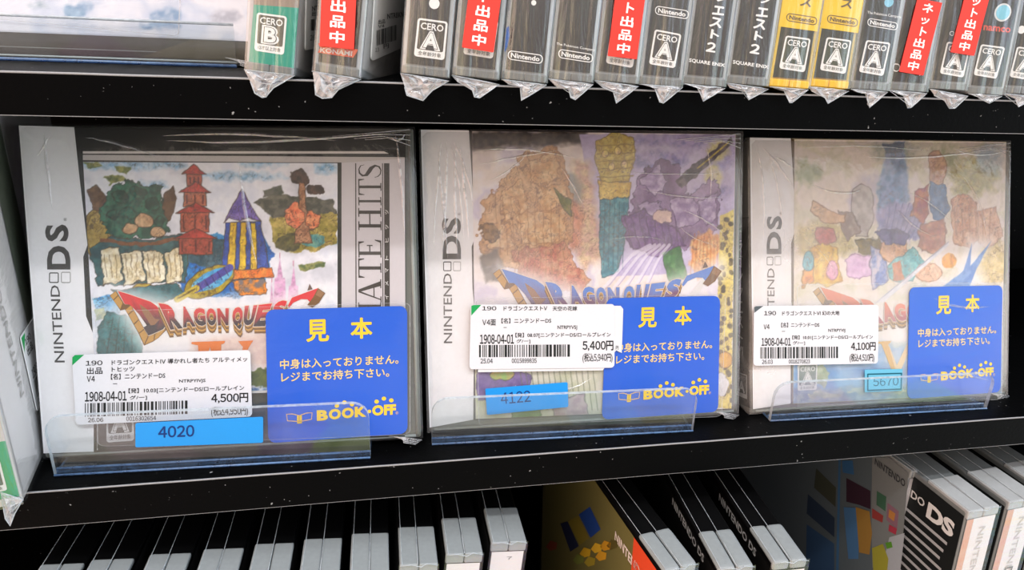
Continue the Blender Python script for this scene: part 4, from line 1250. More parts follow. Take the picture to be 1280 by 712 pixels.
# ---------------------------------------------------------------- third case
c3, f3, W3, h3 = faced_case('right-hand face-out game case with orange title and 4,100 yen label', (0.2839, -0.0005, -0.0005, 17.3507, 0.5872, 0.0785), None, None, 0.1365, 0.1231)
mb = MB()
mb.px(f3, [(990, 173), (1257, 177), (1251, 492), (990, 505)], 'paper', (150, 140, 110), L)
mb.px(f3, [(937, 172), (988, 173), (991.5, 230), (994, 262), (992.7, 290), (988.5, 304), (989, 378), (991, 400), (988, 457), (988, 504), (941, 511)], 'paper', WHITE, L + .00002)
mb.px(f3, [(988, 173), (992, 174), (995.5, 262), (994, 375), (989, 378), (988.5, 304), (992.7, 290), (994, 262)], 'ink', (84, 66, 40), L + .00004)
T3 = crop(905, 255, 2.85)
ds_logo(mb, f3, vq(T3, 151, 205, 42, 90), vq(T3, 151, 203, 98, 178), vq(T3, 151, 174, 187, 218), vq(T3, 179, 202, 185, 218), vq(T3, 153, 178, 228, 453, 1), L + .0001)
mb.text(f3, '®', f3.quad(*vq(T3, 196, 204, 28, 38)), 'ink', (120, 112, 108), L + .0001)
mb.build('cover_sheet', c3, 'white printed cover sheet')
# left face with its black spine sheet, lettering running down
ls = Frame(f3.P(0, 0, 0), -f3.N, f3.V)
ls.N = -f3.U
ls.U = -f3.N
mb = MB()
def back_poly(pts, rgb, l):
    mb.add([ls.P(u, v, l) for u, v in pts], [tuple(range(len(pts)))[::-1]], 'ink', rgb)
back_poly([(0.0005, 0.004), (0.0145, 0.004), (0.0145, h3 - .036), (0.0138, h3 - .034), (0.0012, h3 - .034), (0.0005, h3 - .036)], (24, 24, 24), .0002)
for k, ch in enumerate('ドラゴンクエストⅥ'):
    v = 0.0805 - 0.0069 * k
    mb.text(ls, ch, (lambda v: (lambda a, b: np.array([0.0118 - 0.0052 * a, v + 0.0055 * b])))(v), 'ink', (220, 218, 215), .0003, 0.012)
back_poly([(0.0125, 0.0075), (0.0035, 0.0075), (0.0035, 0.0185), (0.0125, 0.0185)][::-1], (225, 225, 225), .00026)
back_poly([(0.0118, 0.0095), (0.0042, 0.0095), (0.0042, 0.0180), (0.0118, 0.0180)][::-1], (60, 60, 60), .0003)
mb.text(ls, 'A', lambda a, b: np.array([0.0108 - 0.0056 * a, 0.0098 + 0.0052 * b]), 'ink', (225, 225, 225), .00034, 0.03)
mb.text(ls, 'CERO', lambda a, b: np.array([0.0112 - 0.0064 * a, 0.0156 + 0.0018 * b]), 'ink', (225, 225, 225), .00034, 0.01)
mb.build('spine_sheet', c3, 'black spine sheet with white lettering')

P = Painter(f3, ((992.5, 174), (1257, 177.5), (1251, 491), (991, 504)), 0.00036, 0.00041)
P.wash([(234, 220, 206), (238, 224, 216), (222, 214, 190), (236, 224, 220), (228, 216, 200)], 34, 33)
for cx, cy, rx, ry, a, b in ((1010, 215, 18, 14, (130, 146, 96), (176, 178, 130)), (1218, 220, 30, 24, (190, 176, 92), (160, 156, 84)), (1236, 200, 18, 20, (140, 166, 186), (190, 196, 206)), (1030, 300, 40, 26, (196, 180, 110), (216, 196, 130)),
                             (1180, 200, 18, 16, (150, 160, 120), (200, 190, 160)), (1118, 190, 30, 10, (120, 140, 130), (180, 180, 160)), (1236, 330, 24, 30, (206, 176, 96), (226, 200, 130)), (1100, 250, 40, 30, (206, 190, 196), (190, 180, 206))):
    P.ell(cx, cy, rx, ry, a, b, soft=5, wob=9, alpha=.75)
# blue and violet drifts
P.shape([(1108, 182), (1124, 178), (1132, 200), (1136, 240), (1128, 290), (1100, 292), (1096, 240)], (110, 146, 186), (150, 166, 206), wob=5, soft=2)
P.shape([(1096, 270), (1120, 250), (1150, 262), (1156, 290), (1130, 306), (1102, 300)], (140, 140, 190), (176, 166, 206), wob=8, soft=2)
for k in range(7):
    P.stroke([(1106 + 5 * k, 300), (1112 + 8 * k, 254)], 1.1, (104, 110, 160), alpha=.8)
P.shape([(1102, 180), (1130, 178), (1126, 192), (1106, 192)], (70, 96, 126), (96, 126, 160), wob=3)
# grey hood-like stone and orange, violet, teal cloths
P.shape([(1066, 236), (1078, 228), (1090, 238), (1092, 270), (1084, 296), (1070, 296), (1064, 262)], (206, 196, 190), (178, 166, 160), wob=3, ink=(116, 98, 92))
P.shape([(1048, 262), (1066, 266), (1076, 290), (1060, 300), (1050, 284)], (150, 130, 120), (176, 156, 140), wob=4, ink=(110, 90, 80))
P.shape([(1016, 250), (1034, 262), (1056, 268), (1054, 276), (1030, 280), (1012, 262)], (216, 176, 136), (226, 190, 150), wob=3, ink=(140, 100, 70))
P.shape([(1020, 284), (1040, 286), (1046, 300), (1028, 308), (1018, 298)], (206, 120, 110), (190, 96, 96), wob=3, ink=(130, 80, 60))
P.shape([(1012, 310), (1030, 304), (1046, 310), (1052, 350), (1036, 358), (1016, 352), (1004, 346)], (234, 200, 70), (216, 166, 50), wob=4, ink=(150, 110, 40))
P.shape([(1002, 338), (1016, 330), (1018, 350), (1000, 360)], (236, 170, 80), (220, 140, 70), wob=4, ink=(150, 110, 40))
P.ell(1010, 326, 7, 12, (90, 170, 190), (120, 190, 200), ink=(50, 100, 120))
P.ell(1040, 338, 7, 12, (224, 150, 190), (236, 180, 206), ink=(150, 90, 120))
P.shape([(1056, 324), (1068, 316), (1086, 322), (1090, 342), (1074, 350), (1058, 344)], (206, 166, 206), (226, 190, 222), wob=4, ink=(140, 100, 140))
P.shape([(1070, 302), (1098, 296), (1106, 310), (1084, 320), (1072, 314)], (120, 104, 60), (160, 140, 84), wob=4, ink=(80, 66, 40))
P.shape([(1086, 306), (1104, 312), (1110, 352), (1090, 362)], (120, 140, 196), (206, 196, 210), wob=3, ink=(110, 100, 130))
P.ell(1116, 312, 17, 17, (226, 180, 140), (212, 160, 120), wob=4, ink=(140, 96, 66))
P.shape([(1094, 290), (1116, 286), (1136, 296), (1130, 306), (1108, 304)], (70, 66, 116), (104, 96, 150), wob=5, ink=(60, 54, 90))
P.shape([(1108, 332), (1140, 308), (1154, 326), (1140, 352), (1112, 350)], (90, 170, 180), (130, 196, 196), wob=3, ink=(60, 110, 120))
P.shape([(1114, 330), (1126, 326), (1130, 348), (1116, 350)], (216, 140, 90), (196, 116, 76), wob=3)
P.shape([(1160, 194), (1172, 186), (1182, 200), (1180, 228), (1172, 240), (1160, 226)], (196, 150, 130), (216, 176, 140), wob=4, ink=(140, 104, 84))
P.shape([(1160, 228), (1182, 230), (1186, 262), (1178, 280), (1164, 272)], (86, 120, 166), (116, 146, 190), wob=4, ink=(60, 76, 116))
P.shape([(1144, 240), (1158, 232), (1160, 262), (1152, 280), (1140, 268)], (206, 130, 80), (170, 80, 90), wob=5, ink=(120, 60, 60))
P.shape([(1150, 280), (1180, 276), (1182, 306), (1168, 316), (1146, 310)], (176, 110, 96), (206, 150, 120), wob=5, ink=(120, 80, 66))
P.shape([(1188, 250), (1204, 240), (1220, 254), (1226, 290), (1212, 310), (1192, 304)], (222, 176, 140), (202, 146, 112), wob=4, ink=(150, 104, 80))
P.shape([(1222, 262), (1244, 258), (1252, 296), (1234, 312), (1222, 300)], (230, 190, 160), (214, 166, 136), wob=4, ink=(160, 120, 96))
for k in range(6):
    P.stroke([(1192 + 9 * k, 260), (1196 + 8 * k, 300)], 1, (170, 120, 92), alpha=.8)
P.ell(1186, 326, 10, 9, (240, 180, 80), (226, 150, 60), wob=3)
P.ell(1160, 340, 16, 12, (226, 180, 150), (240, 206, 180), wob=4, ink=(170, 120, 90))
P.linework(13, 73, .5, (120, 92, 84))
P.mottle(.12)
# pale blade crossing
P.shape([(1094, 378), (1184, 302), (1186, 306), (1104, 378)], (232, 230, 236), (206, 206, 220), wob=.5)
P.stroke([(1094, 379), (1185, 302)], .9, (150, 146, 166))
# blue star burst with glow
P.shape([(1168, 360), (1200, 338), (1210, 296), (1240, 300), (1222, 330), (1236, 360), (1170, 364)], (244, 240, 244), None, soft=8, wob=2, alpha=.85)
P.shape([(1178, 358), (1204, 338), (1214, 304), (1212, 332), (1238, 302), (1220, 336), (1210, 360)], (100, 140, 206), (130, 166, 220), wob=.8)
P.shape([(1012, 358), (1060, 364), (1120, 378), (1134, 400), (1134, 470), (1010, 390)], (242, 236, 236), None, soft=9, wob=2, alpha=.75)
P.shape([(1060, 428), (1135, 428), (1135, 440), (1060, 442)], (206, 214, 196), (196, 206, 190), soft=4)
# sea at the foot
P.shape([(991, 430), (1257, 440), (1251, 491), (991, 504)], (84, 146, 206), (120, 176, 222), wob=3, soft=3, big=True)
P.shape([(1060, 420), (1134, 432), (1134, 458), (1030, 452)], (196, 206, 222), (150, 186, 222), soft=6, wob=6, alpha=.8)
P.shape([(991, 486), (1251, 474), (1251, 491), (991, 504)], (92, 130, 170), (150, 170, 180), wob=5, soft=2)
P.shape([(1014, 462), (1026, 452), (1036, 466), (1030, 482), (1014, 480)], (140, 160, 120), (180, 190, 160), wob=5)
P.ell(1100, 488, 40, 4, (186, 190, 160), (150, 166, 150), wob=5)
P.ell(1030, 492, 20, 4, (206, 206, 186), (150, 166, 150), wob=5)
mb = MB()
P.dump(mb, L + .00012)
mb.build('cover_picture', c3, 'pale many-coloured cover picture')
title_lettering(c3, f3, lambda x, y: (1022.7 + 0.965 * (x - 145.5), 358.8 + 0.965 * (y - 363.3)), L + .0002, (226, 112, 62), (176, 60, 70), 'orange and gold block lettering', only='DRAGON')
mb = MB()
mb.px(f3, [(1093, 427), (1113, 425.5), (1112, 428), (1109, 430), (1120, 458), (1124, 466), (1118, 474), (1101, 430)], 'ink', (222, 172, 50), L + .0003)
mb.px(f3, [(1109, 428), (1120, 456), (1134, 427), (1140, 427), (1121, 472)], 'ink', (236, 206, 150), L + .00032)
mb.build('numeral', c3, 'golden numeral')
mb = MB()
cero_mark(mb, f3, (996.7, 455), (1021, 454), (1020, 486.5), (996, 488), 'A', '全年齢対象', L + .0003, (84, 112, 110), (222, 224, 226))
mb.build('rating_mark', c3, 'white and green rating mark')
case_wrap(c3, f3, W3, h3, 'wrap_reflection_haze_strong', 15, [((950, 184), (970, 205), (990, 236)), ((944, 182), (955, 230), (952, 300)), ((958, 188), (972, 232), (978, 300)), ((966, 196), (980, 204), (992, 214)), ((1000, 186), (1070, 178), (1160, 190)), ((1080, 196), (1150, 202), (1240, 186)), ((1190, 186), (1215, 200), (1250, 190)), ((1010, 230), (1050, 250), (1075, 236)),
                                         ((1130, 240), (1160, 250), (1190, 280)), ((1120, 262), (1136, 286), (1166, 296)), ((1200, 220), (1225, 250), (1230, 300)), ((1160, 370), (1190, 390), (1240, 382)), ((1150, 470), (1190, 462), (1240, 476)), ((1010, 300), (1040, 330), (1042, 350))])
sample_card(c3, f3, ((1134, 358.8), (1249.5, 356.2), (1247, 489), (1131, 497.5)), .0016)
clear_pocket(c3, f3, (993, 355), (1253, 352.5), (1248, 498), (994, 512), .0018)
mb, q = number_sticker(None, f3, ((1077, 461), (1123.9, 459.9), (1123, 487), (1077, 488.9)), '5670', (.22, .90, .26, .64), .0021, (106, 190, 220), (40, 96, 120), frame=True)
mb.build('number_tag', c3, 'pale blue tag with handwritten 5670')
price_label(c3, f3, crop(930, 370, 4.45), ((37, 52), (726, 45), (721, 369), (34, 381)), -.008,
            [('190', 92, 158, 80, 103, 0), ('ドラゴンクエストⅥ 幻の大地', 192, 508, 80, 105, 0), ('V4', 90, 122, 153, 180, 0), ('【名】ニンテンドーDS', 187, 397, 144, 170, 0), ('ー', 190, 208, 190, 193, 0), ('NTRPYVIJ', 447, 540, 178, 200, 0),
             ('1908-04-01', 78, 240, 228, 272, .022), ('【発】10.01[ニンテンドーDS/ロールプレイン', 248, 692, 214, 240, 0), ('グ/ー]', 250, 318, 245, 268, 0), ('26.03', 80, 140, 348, 371, 0), ('0018270823', 228, 345, 347, 369, 0),
             ('4,100円', 572, 708, 252, 300, .022), ('(税込4,510円)', 565, 700, 314, 365, .008)],
            (72, 500, 279, 342), 14, .0027, ((38, 90), (38, 58), (50, 53), (88, 52)), tri=(84, 92, 96))
holder('clear acrylic stand in front of the case labelled 4,100 yen', (963, 526.5), (1233, 511), ((985, 479), (1100, 474), (1200, 467)), None)

# ================================================================== the row of cases standing on the upper shelf
CH, CD, CW = 0.1235, 0.137, 0.0152

def gather(mb, fr, pts, seed, lift=0.0012):
    """Gathered end of a cellophane sleeve: crumpled facets inside an outline given in the picture of the shelf lip."""
    rg = random.Random(seed)
    P = [fr.uv(*p) for p in pts]
    # densify the outline
    O = []
    for i in range(len(P)):
        a, b = P[i], P[(i + 1) % len(P)]
        k = max(1, int(np.linalg.norm(b - a) / 0.0028))
        for j in range(k):
            O.append(a + (b - a) * j / k)
    c = np.mean(O, 0)
    n = len(O)
    V, rings = [], (1.0, 0.68, 0.34)
    for ri, r in enumerate(rings):
        for p in O:
            j = np.array([rg.uniform(-1, 1), rg.uniform(-1, 1)]) * (0.0005 if ri else 0.00012)
            l = lift + (rg.uniform(-.0009, .0013) if ri else rg.uniform(-.0002, .0002))
            V.append(fr.P(*(c + (p - c) * r + j), l))
    V.append(fr.P(*c, lift + 0.0006))
    fs = []
    for ri in range(len(rings) - 1):
        for i in range(n):
            a, b = ri * n + i, ri * n + (i + 1) % n
            fs += [(a, b, a + n), (b, b + n, a + n)] if rg.random() < .5 else [(a, b, b + n), (a, b + n, a + n)]
    k = (len(rings) - 1) * n
    fs += [(k + i, k + (i + 1) % n, 3 * n) for i in range(n)]
    mb.add(V, fs, 'wrap_tail')
    rim = [fr.P(*p, lift + 0.0001) for p in O]
    mb.tube(rim[1:] + rim[:1], 0.00017, 'acrylic_rim', (220, 220, 225), 5)
    for t in range(5):                                   # creases
        i, j = rg.randrange(n), rg.randrange(n)
        mb.tube([V[i], V[n + (i + j) // 2 % n], V[2 * n + j]], 0.00011, 'acrylic_rim', (220, 220, 225), 4)

GREY = ((96, 92, 86), (74, 70, 66), (104, 104, 104), (86, 92, 96))
def spine_case(label, fr, W, group, style, tail=None, seed=1, shell=(176, 180, 182), capc=(118, 121, 120), side=(214, 212, 210), deco=None, name='game_case'):
    o = thing(name, label, 'game case', fr.P(W / 2, 0, -CD / 2), group)
    rg = random.Random(seed)
    mb = MB()
    mb.box(fr, 0, W, 0.0004, CH, -CD, -0.0003, 'plastic', shell, 0.0009, 3)
    mb.build('case_shell', o)
    mb = MB()                                            # paper sleeve on both broad sides
    for s, u in ((-1, -0.00012), (1, W + 0.00012)):
        q = [fr.P(u, 0.0030, -0.002), fr.P(u, 0.0030, -CD + 0.004), fr.P(u, CH - .003, -CD + 0.004), fr.P(u, CH - .003, -0.002)]
        mb.add(q, [(0, 1, 2, 3) if s > 0 else (3, 2, 1, 0)], 'paper', side)
    mb.build('cover_sheet', o)
    for v0, v1 in ((0.0002, 0.0026), (CH - 0.0026, CH)):  # end caps of the hinge, two by two
        for a, b in ((0.0003, W / 2 - 0.00012), (W / 2 + 0.00012, W - 0.0003)):
            mb = MB()
            mb.box(fr, a, b, v0, v1, -0.006, 0.0004, 'plastic', capc, 0.0004, 2)
            mb.build('hinge_cap', o)
    mb = MB()                                            # spine sheet behind clear plastic
    if style == 'yellow':
        strip = (64, 68, 62)
    else:
        strip = style
    n = 26
    xs = np.linspace(0.0013, W - 0.0013, n + 1)
    g = vnoise(np.linspace(0, 9, n + 1) + seed * 3.7, np.zeros(n + 1) + seed, seed) - 0.5
    V, C = [], []
    for i, x in enumerate(xs):
        for v in (0.0031, CH - 0.0031):
            V.append(fr.P(x, v, 0.00005))
            C.append(np.clip(np.array(strip) * 0.82 * (1 + 0.10 * g[i]), 0, 255))
    mb.add(V, [(2 * i, 2 * i + 2, 2 * i + 3, 2 * i + 1) for i in range(n)], 'ink', np.array(C))
    if deco:
        deco(mb)
    mb.build('spine_sheet', o)
    mb = MB()                                            # cellophane sleeve: front drawn over, sides, gathered foot
    nu, nv = 48, 10
    V = []
    for j in range(nv + 1):
        for i in range(nu + 1):
            a, b = i / nu, j / nv
            u = -0.0005 + (W + 0.001) * a
            bulge = 0.0006 + 0.0010 * max(0.0, 1 - abs(2 * a - 1) ** 3.0)
            rip = 0.00065 * (vnoise(np.array(a * 7 + seed * 1.7), np.array(b * 2.2 + seed), seed) - .5) + 0.00026 * (vnoise(np.array(a * 19 + b * 2), np.array(b * 3.0), seed + 5) - .5)
            l = bulge + float(rip) if 0 < i < nu else -0.0006
            V.append(fr.P(u, 0.0001 + (CH - .0002) * b, float(l)))
    m = nu + 1
    mb.add(V, [(j * m + i, j * m + i + 1, (j + 1) * m + i + 1, (j + 1) * m + i) for j in range(nv) for i in range(nu)], 'wrap_spine', (230, 230, 230), True)
    for s, u in ((-1, -0.0005), (1, W + 0.0005)):
        mb.add([fr.P(u, 0.0001, -0.0006), fr.P(u, 0.0001, -CD), fr.P(u, CH, -CD), fr.P(u, CH, -0.0006)], [(0, 1, 2, 3) if s > 0 else (3, 2, 1, 0)], 'wrap_clear')
    if tail:
        gather(mb, fr, tail, seed)
    mb.build('wrap', o, 'clear cellophane sleeve')
    return o

z1 = crop(290, 0, 5.477)
z2 = crop(490, 0, 5.477)
z3 = crop(680, 0, 5.477)
z4 = crop(850, 0, 5.477)
z5 = crop(1050, 0, 5.235)
def Z(c, *pts):
    return [c(*p) for p in pts]
def top_frame(BL, BR, roll, yaw=0.0, lean=8.0):
    a, b = onY(*BL, -0.0170), onY(*BR, -0.0170)
    return rot_frame(a, lean, yaw, -roll), min(0.0146, float(np.linalg.norm(b - a)) * 0.97)
GT = 'game cases standing spine out on the upper shelf'
TOP = [  # BL, BR of the foot, lean to the right, gathered foot outline
    (z1(92, 480), z1(435, 520), 6.0, Z(z1, (92, 480), (135, 560), (165, 640), (215, 670), (240, 665), (290, 605), (435, 520))),
    (z1(555, 490), z1(890, 545), 6.0, Z(z1, (555, 490), (575, 580), (580, 650), (625, 675), (690, 670), (740, 610), (890, 545))),
    (z2(62, 500), z2(395, 555), 4.2, Z(z2, (62, 505), (90, 600), (105, 655), (215, 690), (280, 620), (392, 557))),
    (z2(410, 515), z2(735, 575), 3.97, Z(z2, (410, 517), (450, 560), (550, 618), (565, 665), (600, 672), (733, 580))),
    (z2(745, 540), z2(1058, 580), 3.74, Z(z2, (745, 545), (790, 575), (876, 596), (885, 690), (1056, 584))),
    (z3(25, 540), z3(333, 575), 3.51, Z(z3, (25, 542), (90, 600), (165, 612), (180, 670), (210, 685), (332, 580))),
    (z3(340, 550), z3(640, 590), 3.29, Z(z3, (340, 552), (400, 602), (470, 632), (490, 708), (640, 594))),
    (z3(645, 573), z3(943, 597), 3.06, Z(z3, (647, 578), (750, 602), (785, 700), (810, 708), (942, 600))),
    (z4(15, 572), z4(300, 603), 2.83, Z(z4, (15, 575), (110, 602), (135, 650), (150, 695), (300, 606))),
    (z4(310, 570), z4(595, 608), 2.6, Z(z4, (312, 572), (330, 600), (440, 632), (460, 685), (595, 611))),
    (z4(600, 588), z4(865, 613), 2.37, Z(z4, (603, 595), (700, 622), (740, 705), (755, 705), (865, 617))),
    (z4(872, 590), z4(1145, 620), 2.14, Z(z4, (875, 595), (890, 625), (980, 670), (1000, 710), (1142, 624))),
    (z5(55, 580), z5(300, 600), 1.91, Z(z5, (58, 585), (150, 602), (180, 705), (297, 604))),
    (z5(305, 588), z5(555, 610), 1.69, Z(z5, (305, 592), (400, 627), (430, 708), (450, 705), (553, 613))),
    (z5(570, 580), z5(820, 622), 1.46, Z(z5, (573, 585), (600, 625), (670, 660), (700, 710), (735, 710), (820, 630))),
    (z5(825, 612), z5(1045, 626), 1.23, Z(z5, (825, 616), (890, 642), (960, 677), (1042, 630))),
    (z5(1052, 610), z5(1290, 632), 1.0, Z(z5, (1052, 613), (1130, 650), (1150, 700), (1280, 634))),
]
FT = []
for BL, BR, r, t in TOP:
    FT.append(top_frame(BL, BR, r, (-6.0, -10.5)[len(FT)] if len(FT) < 2 else -9.0))
LP = 0.0009                   # print lies just over the sheet
LS = 0.0021                   # stickers lie on the sleeve
WT = (248, 248, 246)

# 1: teal spine
f, w = FT[0]
def deco(mb):
    mb.px(f, Z(z1, (150, 32), (457, 55), (423, 468), (116, 425)), 'ink', (0, 152, 128), .00012)
    mb.px(f, Z(z1, (150, 32), (457, 55), (462, 0), (155, -20)), 'ink', (150, 132, 118), .00011)
    cero_mark(mb, f, *Z(z1, (172, 85), (378, 113), (356, 377), (154, 346)), 'B', '12才以上対象', .0002, (88, 86, 76))
o = spine_case('teal-spined case rated B, first of the upright row on the upper shelf', f, w, GT, (96, 100, 96), TOP[0][3], 1, deco=deco)
def side_label(o, fr, W, cp, quad, items, bar, seed):
    """White price label on the right-hand broad side."""
    sf = Frame(fr.P(W, 0, 0), -fr.N, fr.V)
    sf.U = -fr.N
    sf.N = fr.U
    class G(Frame):
        pass
    mb = MB()
    l = 0.0008
    q = sf.quad(*[cp(*p) for p in quad])
    mb.rrect(sf, q, 'vinyl', (232, 232, 230), l, 0.04, 1.6, 0.0003)
    for t, x0, x1, y0, y1, k, bd in items:
        d = k * (x1 - x0)
        mb.text(sf, t, sf.quad(cp(x0, y0), cp(x1, y0 + d), cp(x1, y1 + d), cp(x0, y1)), 'ink', (40, 42, 42), l + .0001, bd)
    x0, x1, y0, y1, k = bar
    d = k * (x1 - x0)
    barcode(mb, sf, sf.quad(cp(x0, y0), cp(x1, y0 + d), cp(x1, y1 + d), cp(x0, y1)), l + .0001, seed, 22)
    mb.build('price_label', o, 'white barcode price label')
side_label(o, f, w, z1, ((492, -60), (600, -90), (600, 320), (486, 342)), [('NTR', 528, 590, 40, 72, -.1, .01), ('出品', 528, 590, 78, 108, -.1, .01), ('26', 515, 550, 238, 275, -.1, 0)], (520, 590, 130, 208, -.1), 21)
# 2: red listing sticker, orange ribbon
f, w = FT[1]
def deco(mb):
    mb.px(f, Z(z1, (590, 295), (865, 340), (850, 368), (832, 395), (700, 378), (588, 360), (606, 330)), 'ink', (228, 96, 60), .0003)
    mb.text(f, 'KONAMI', f.quad(*Z(z1, (608, 326), (826, 352), (822, 386), (606, 358))), 'ink', (240, 236, 230), .0004, 0.02)
o = spine_case('case with red vertical sticker over an orange ribbon, beside the teal-spined case', f, w, GT, (70, 66, 62), TOP[1][3], 2, deco=deco)
listing_sticker(o, f, z1(613, 322), z1(845, 345), LS)
side_label(o, f, w, z1, ((962, -60), (1230, -130), (1230, 290), (936, 418)), [('NTRBKNAMI', 1045, 1200, 92, 128, -.14, .01), ('出品', 982, 1030, 132, 162, -.1, .01), ('V4', 982, 1024, 168, 188, -.1, .01), ('13', 962, 988, 325, 352, -.1, 0), ('円', 1020, 1056, 298, 330, -.1, .02)], (972, 1108, 205, 310, -.28), 22)
# 3
f, w = FT[2]
def deco(mb):
    cero_mark(mb, f, *Z(z2, (178, 122), (383, 150), (358, 413), (150, 384)), 'A', '全年齢対象', .0002)
    mb.disc(f, *f.uv(*z2(290, 25)), .0016, .0016, 'ink', WT, .0002)
o = spine_case('grey-spined case with round white dot above its rating mark, third in the upper row', f, w, GT, (64, 60, 57), TOP[2][3], 3, deco=deco)
# 4
f, w = FT[3]
def deco(mb):
    cero_mark(mb, f, *Z(z2, (522, 118), (730, 146), (690, 403), (487, 370)), 'A', '全年齢対象', .0002)
o = spine_case('case with red vertical sticker standing between the round-dot spine and a bare grey spine', f, w, GT, (60, 57, 56), TOP[3][3], 4, deco=deco)
listing_sticker(o, f, z2(480, 330), z2(695, 365), LS)
# 5
f, w = FT[4]
def deco(mb):
    pill_logo(mb, f, *Z(z2, (795, 343), (1036, 377), (1028, 440), (790, 406)), WT, .0002)
    mb.px(f, Z(z2, (800, 180), (806, 240), (790, 320), (770, 360), (776, 270), (784, 190)), 'vinyl', (30, 104, 190), .0003)
    mb.disc(f, *f.uv(*z2(970, 20)), .0008, .0008, 'ink', WT, .0002)
o = spine_case('grey-spined case with low white oval maker logo and a blue dot at its edge', f, w, GT, (52, 49, 48), TOP[4][3], 5, deco=deco)
# 6
f, w = FT[5]
def deco(mb):
    pill_logo(mb, f, *Z(z3, (100, 334), (339, 372), (331, 432), (96, 396)), WT, .0002)
    mb.text(f, 'The Pokémon Company', f.quad(*Z(z3, (85, 290), (348, 334), (346, 357), (84, 312))), 'ink', WT, .0002, 0.01)
o = spine_case('grey-spined case with small white company line over an oval maker logo, left of red sticker', f, w, GT, (56, 53, 50), TOP[5][3], 6, deco=deco)
# 7
f, w = FT[6]
def deco(mb):
    cero_mark(mb, f, *Z(z3, (464, 172), (650, 204), (606, 466), (422, 432)), 'A', '全年齢対象', .0002)
o = spine_case('case with red vertical sticker just left of the spine with oval logo above rating mark', f, w, GT, (60, 57, 54), TOP[6][3], 7, deco=deco)
listing_sticker(o, f, z3(428, 388), z3(626, 411), LS)
# 8
f, w = FT[7]
def deco(mb):
    pill_logo(mb, f, *Z(z3, (762, 38), (994, 74), (986, 134), (757, 98)), WT, .0002)
    cero_mark(mb, f, *Z(z3, (758, 200), (941, 235), (894, 468), (717, 438)), 'A', '全年齢対象', .0002)
o = spine_case('grey-spined case with white oval logo above rating mark, right of the middle red sticker', f, w, GT, (64, 64, 63), TOP[7][3], 8, deco=deco)
# 9, 10: twins
for idx, c, dx, lb in ((8, z4, 0, 'left of two grey-spined cases with white katakana lettering and a numeral 2'), (9, z4, 300, 'right of two grey-spined cases with katakana and a numeral 2, beside the yellow spines')):
    f, w = FT[idx]
    def deco(mb, f=f, dx=dx, c=c):
        dy = 12 if dx else 0
        for ch, q in (('ク', [(250, -55), (330, -42), (318, 18), (238, 8)]), ('エ', [(232, 36), (306, 48), (298, 108), (216, 100)]), ('ス', [(216, 112), (290, 130), (280, 196), (196, 182)]), ('ト', [(214, 198), (272, 215), (262, 275), (202, 262)]), ('2', [(188, 284), (250, 296), (240, 362), (172, 352)])):
            mb.text(f, ch, f.quad(*Z(c, *[(x + dx, y + dy) for x, y in q])), 'ink', WT, .0002, 0.045)
        mb.text(f, 'SQUARE ENIX', f.quad(*Z(c, (62 + dx, 398 + dy), (308 + dx, 436 + dy), (304 + dx, 464 + dy), (59 + dx, 428 + dy))), 'ink', WT, .0002, 0.03)
    spine_case(lb, f, w, GT, (60, 58, 57), TOP[idx][3], 9 + idx, deco=deco)
# 11, 12: yellow
for idx, dx, dy, lb in ((10, 0, 0, 'left of two cases with yellow-topped spines and yellow hinge caps'), (11, 279, 11, 'right of two cases with yellow-topped spines and yellow hinge caps')):
    f, w = FT[idx]
    def deco(mb, f=f, dx=dx, dy=dy):
        g = lambda *p: Z(z4, *[(x + dx, y + dy) for x, y in p])
        mb.px(f, g((672, 180), (938, 216), (985, -60), (715, -90)), 'ink', (246, 206, 36), .0002)
        mb.px(f, g((672, 180), (690, 182), (630, 540), (610, 536)), 'ink', (226, 190, 70), .00021)
        pill_logo(mb, f, *g((730, 88), (939, 120), (932, 176), (723, 143)), (96, 78, 30), .0003)
        mb.text(f, 'ス', f.quad(*g((825, -20), (905, -8), (892, 52), (818, 40))), 'ink', (96, 82, 50), .0003, 0.03)
        cero_mark(mb, f, *g((722, 243), (893, 266), (850, 496), (675, 468)), 'A', '全年齢対象', .0003, (70, 78, 62))
    spine_case(lb, f, w, GT, (62, 66, 56), TOP[idx][3], 20 + idx, shell=(206, 176, 90), capc=(250, 200, 10), side=(226, 196, 80), deco=deco)
# 13
f, w = FT[12]
def deco(mb):
    mb.text(f, 'The Pokémon Company', f.quad(*Z(z5, (178, 72), (400, 102), (398, 126), (176, 95))), 'ink', WT, .0002, 0.01)
    pill_logo(mb, f, *Z(z5, (181, 117), (379, 150), (371, 201), (175, 168)), WT, .0002)
    mb.disc(f, *f.uv(*z5(318, 15)), .0016, .0016, 'ink', (130, 200, 226), .0002)
    cero_mark(mb, f, *Z(z5, (169, 262), (329, 280), (281, 498), (121, 470)), 'A', '全年齢対象', .0002)
o = spine_case('grey-spined case with light blue dot, oval logo and rating mark, right of the yellow spines', f, w, GT, (58, 62, 60), TOP[12][3], 33, deco=deco)
# 14
f, w = FT[13]
def deco(mb):
    mb.ring(f, f.quad(*Z(z5, (345, 412), (395, 420), (385, 472), (342, 466))), 'ink', WT, .0002, 0.4, 1.0, 0.14)
    mb.px(f, Z(z5, (530, 445), (543, 450), (535, 490), (515, 497)), 'ink', WT, .0002)
o = spine_case('case with whole red vertical sticker from top corner to foot of spine', f, w, GT, (56, 54, 51), TOP[13][3], 34, deco=deco)
listing_sticker(o, f, z5(364, 472), z5(521, 498), LS)
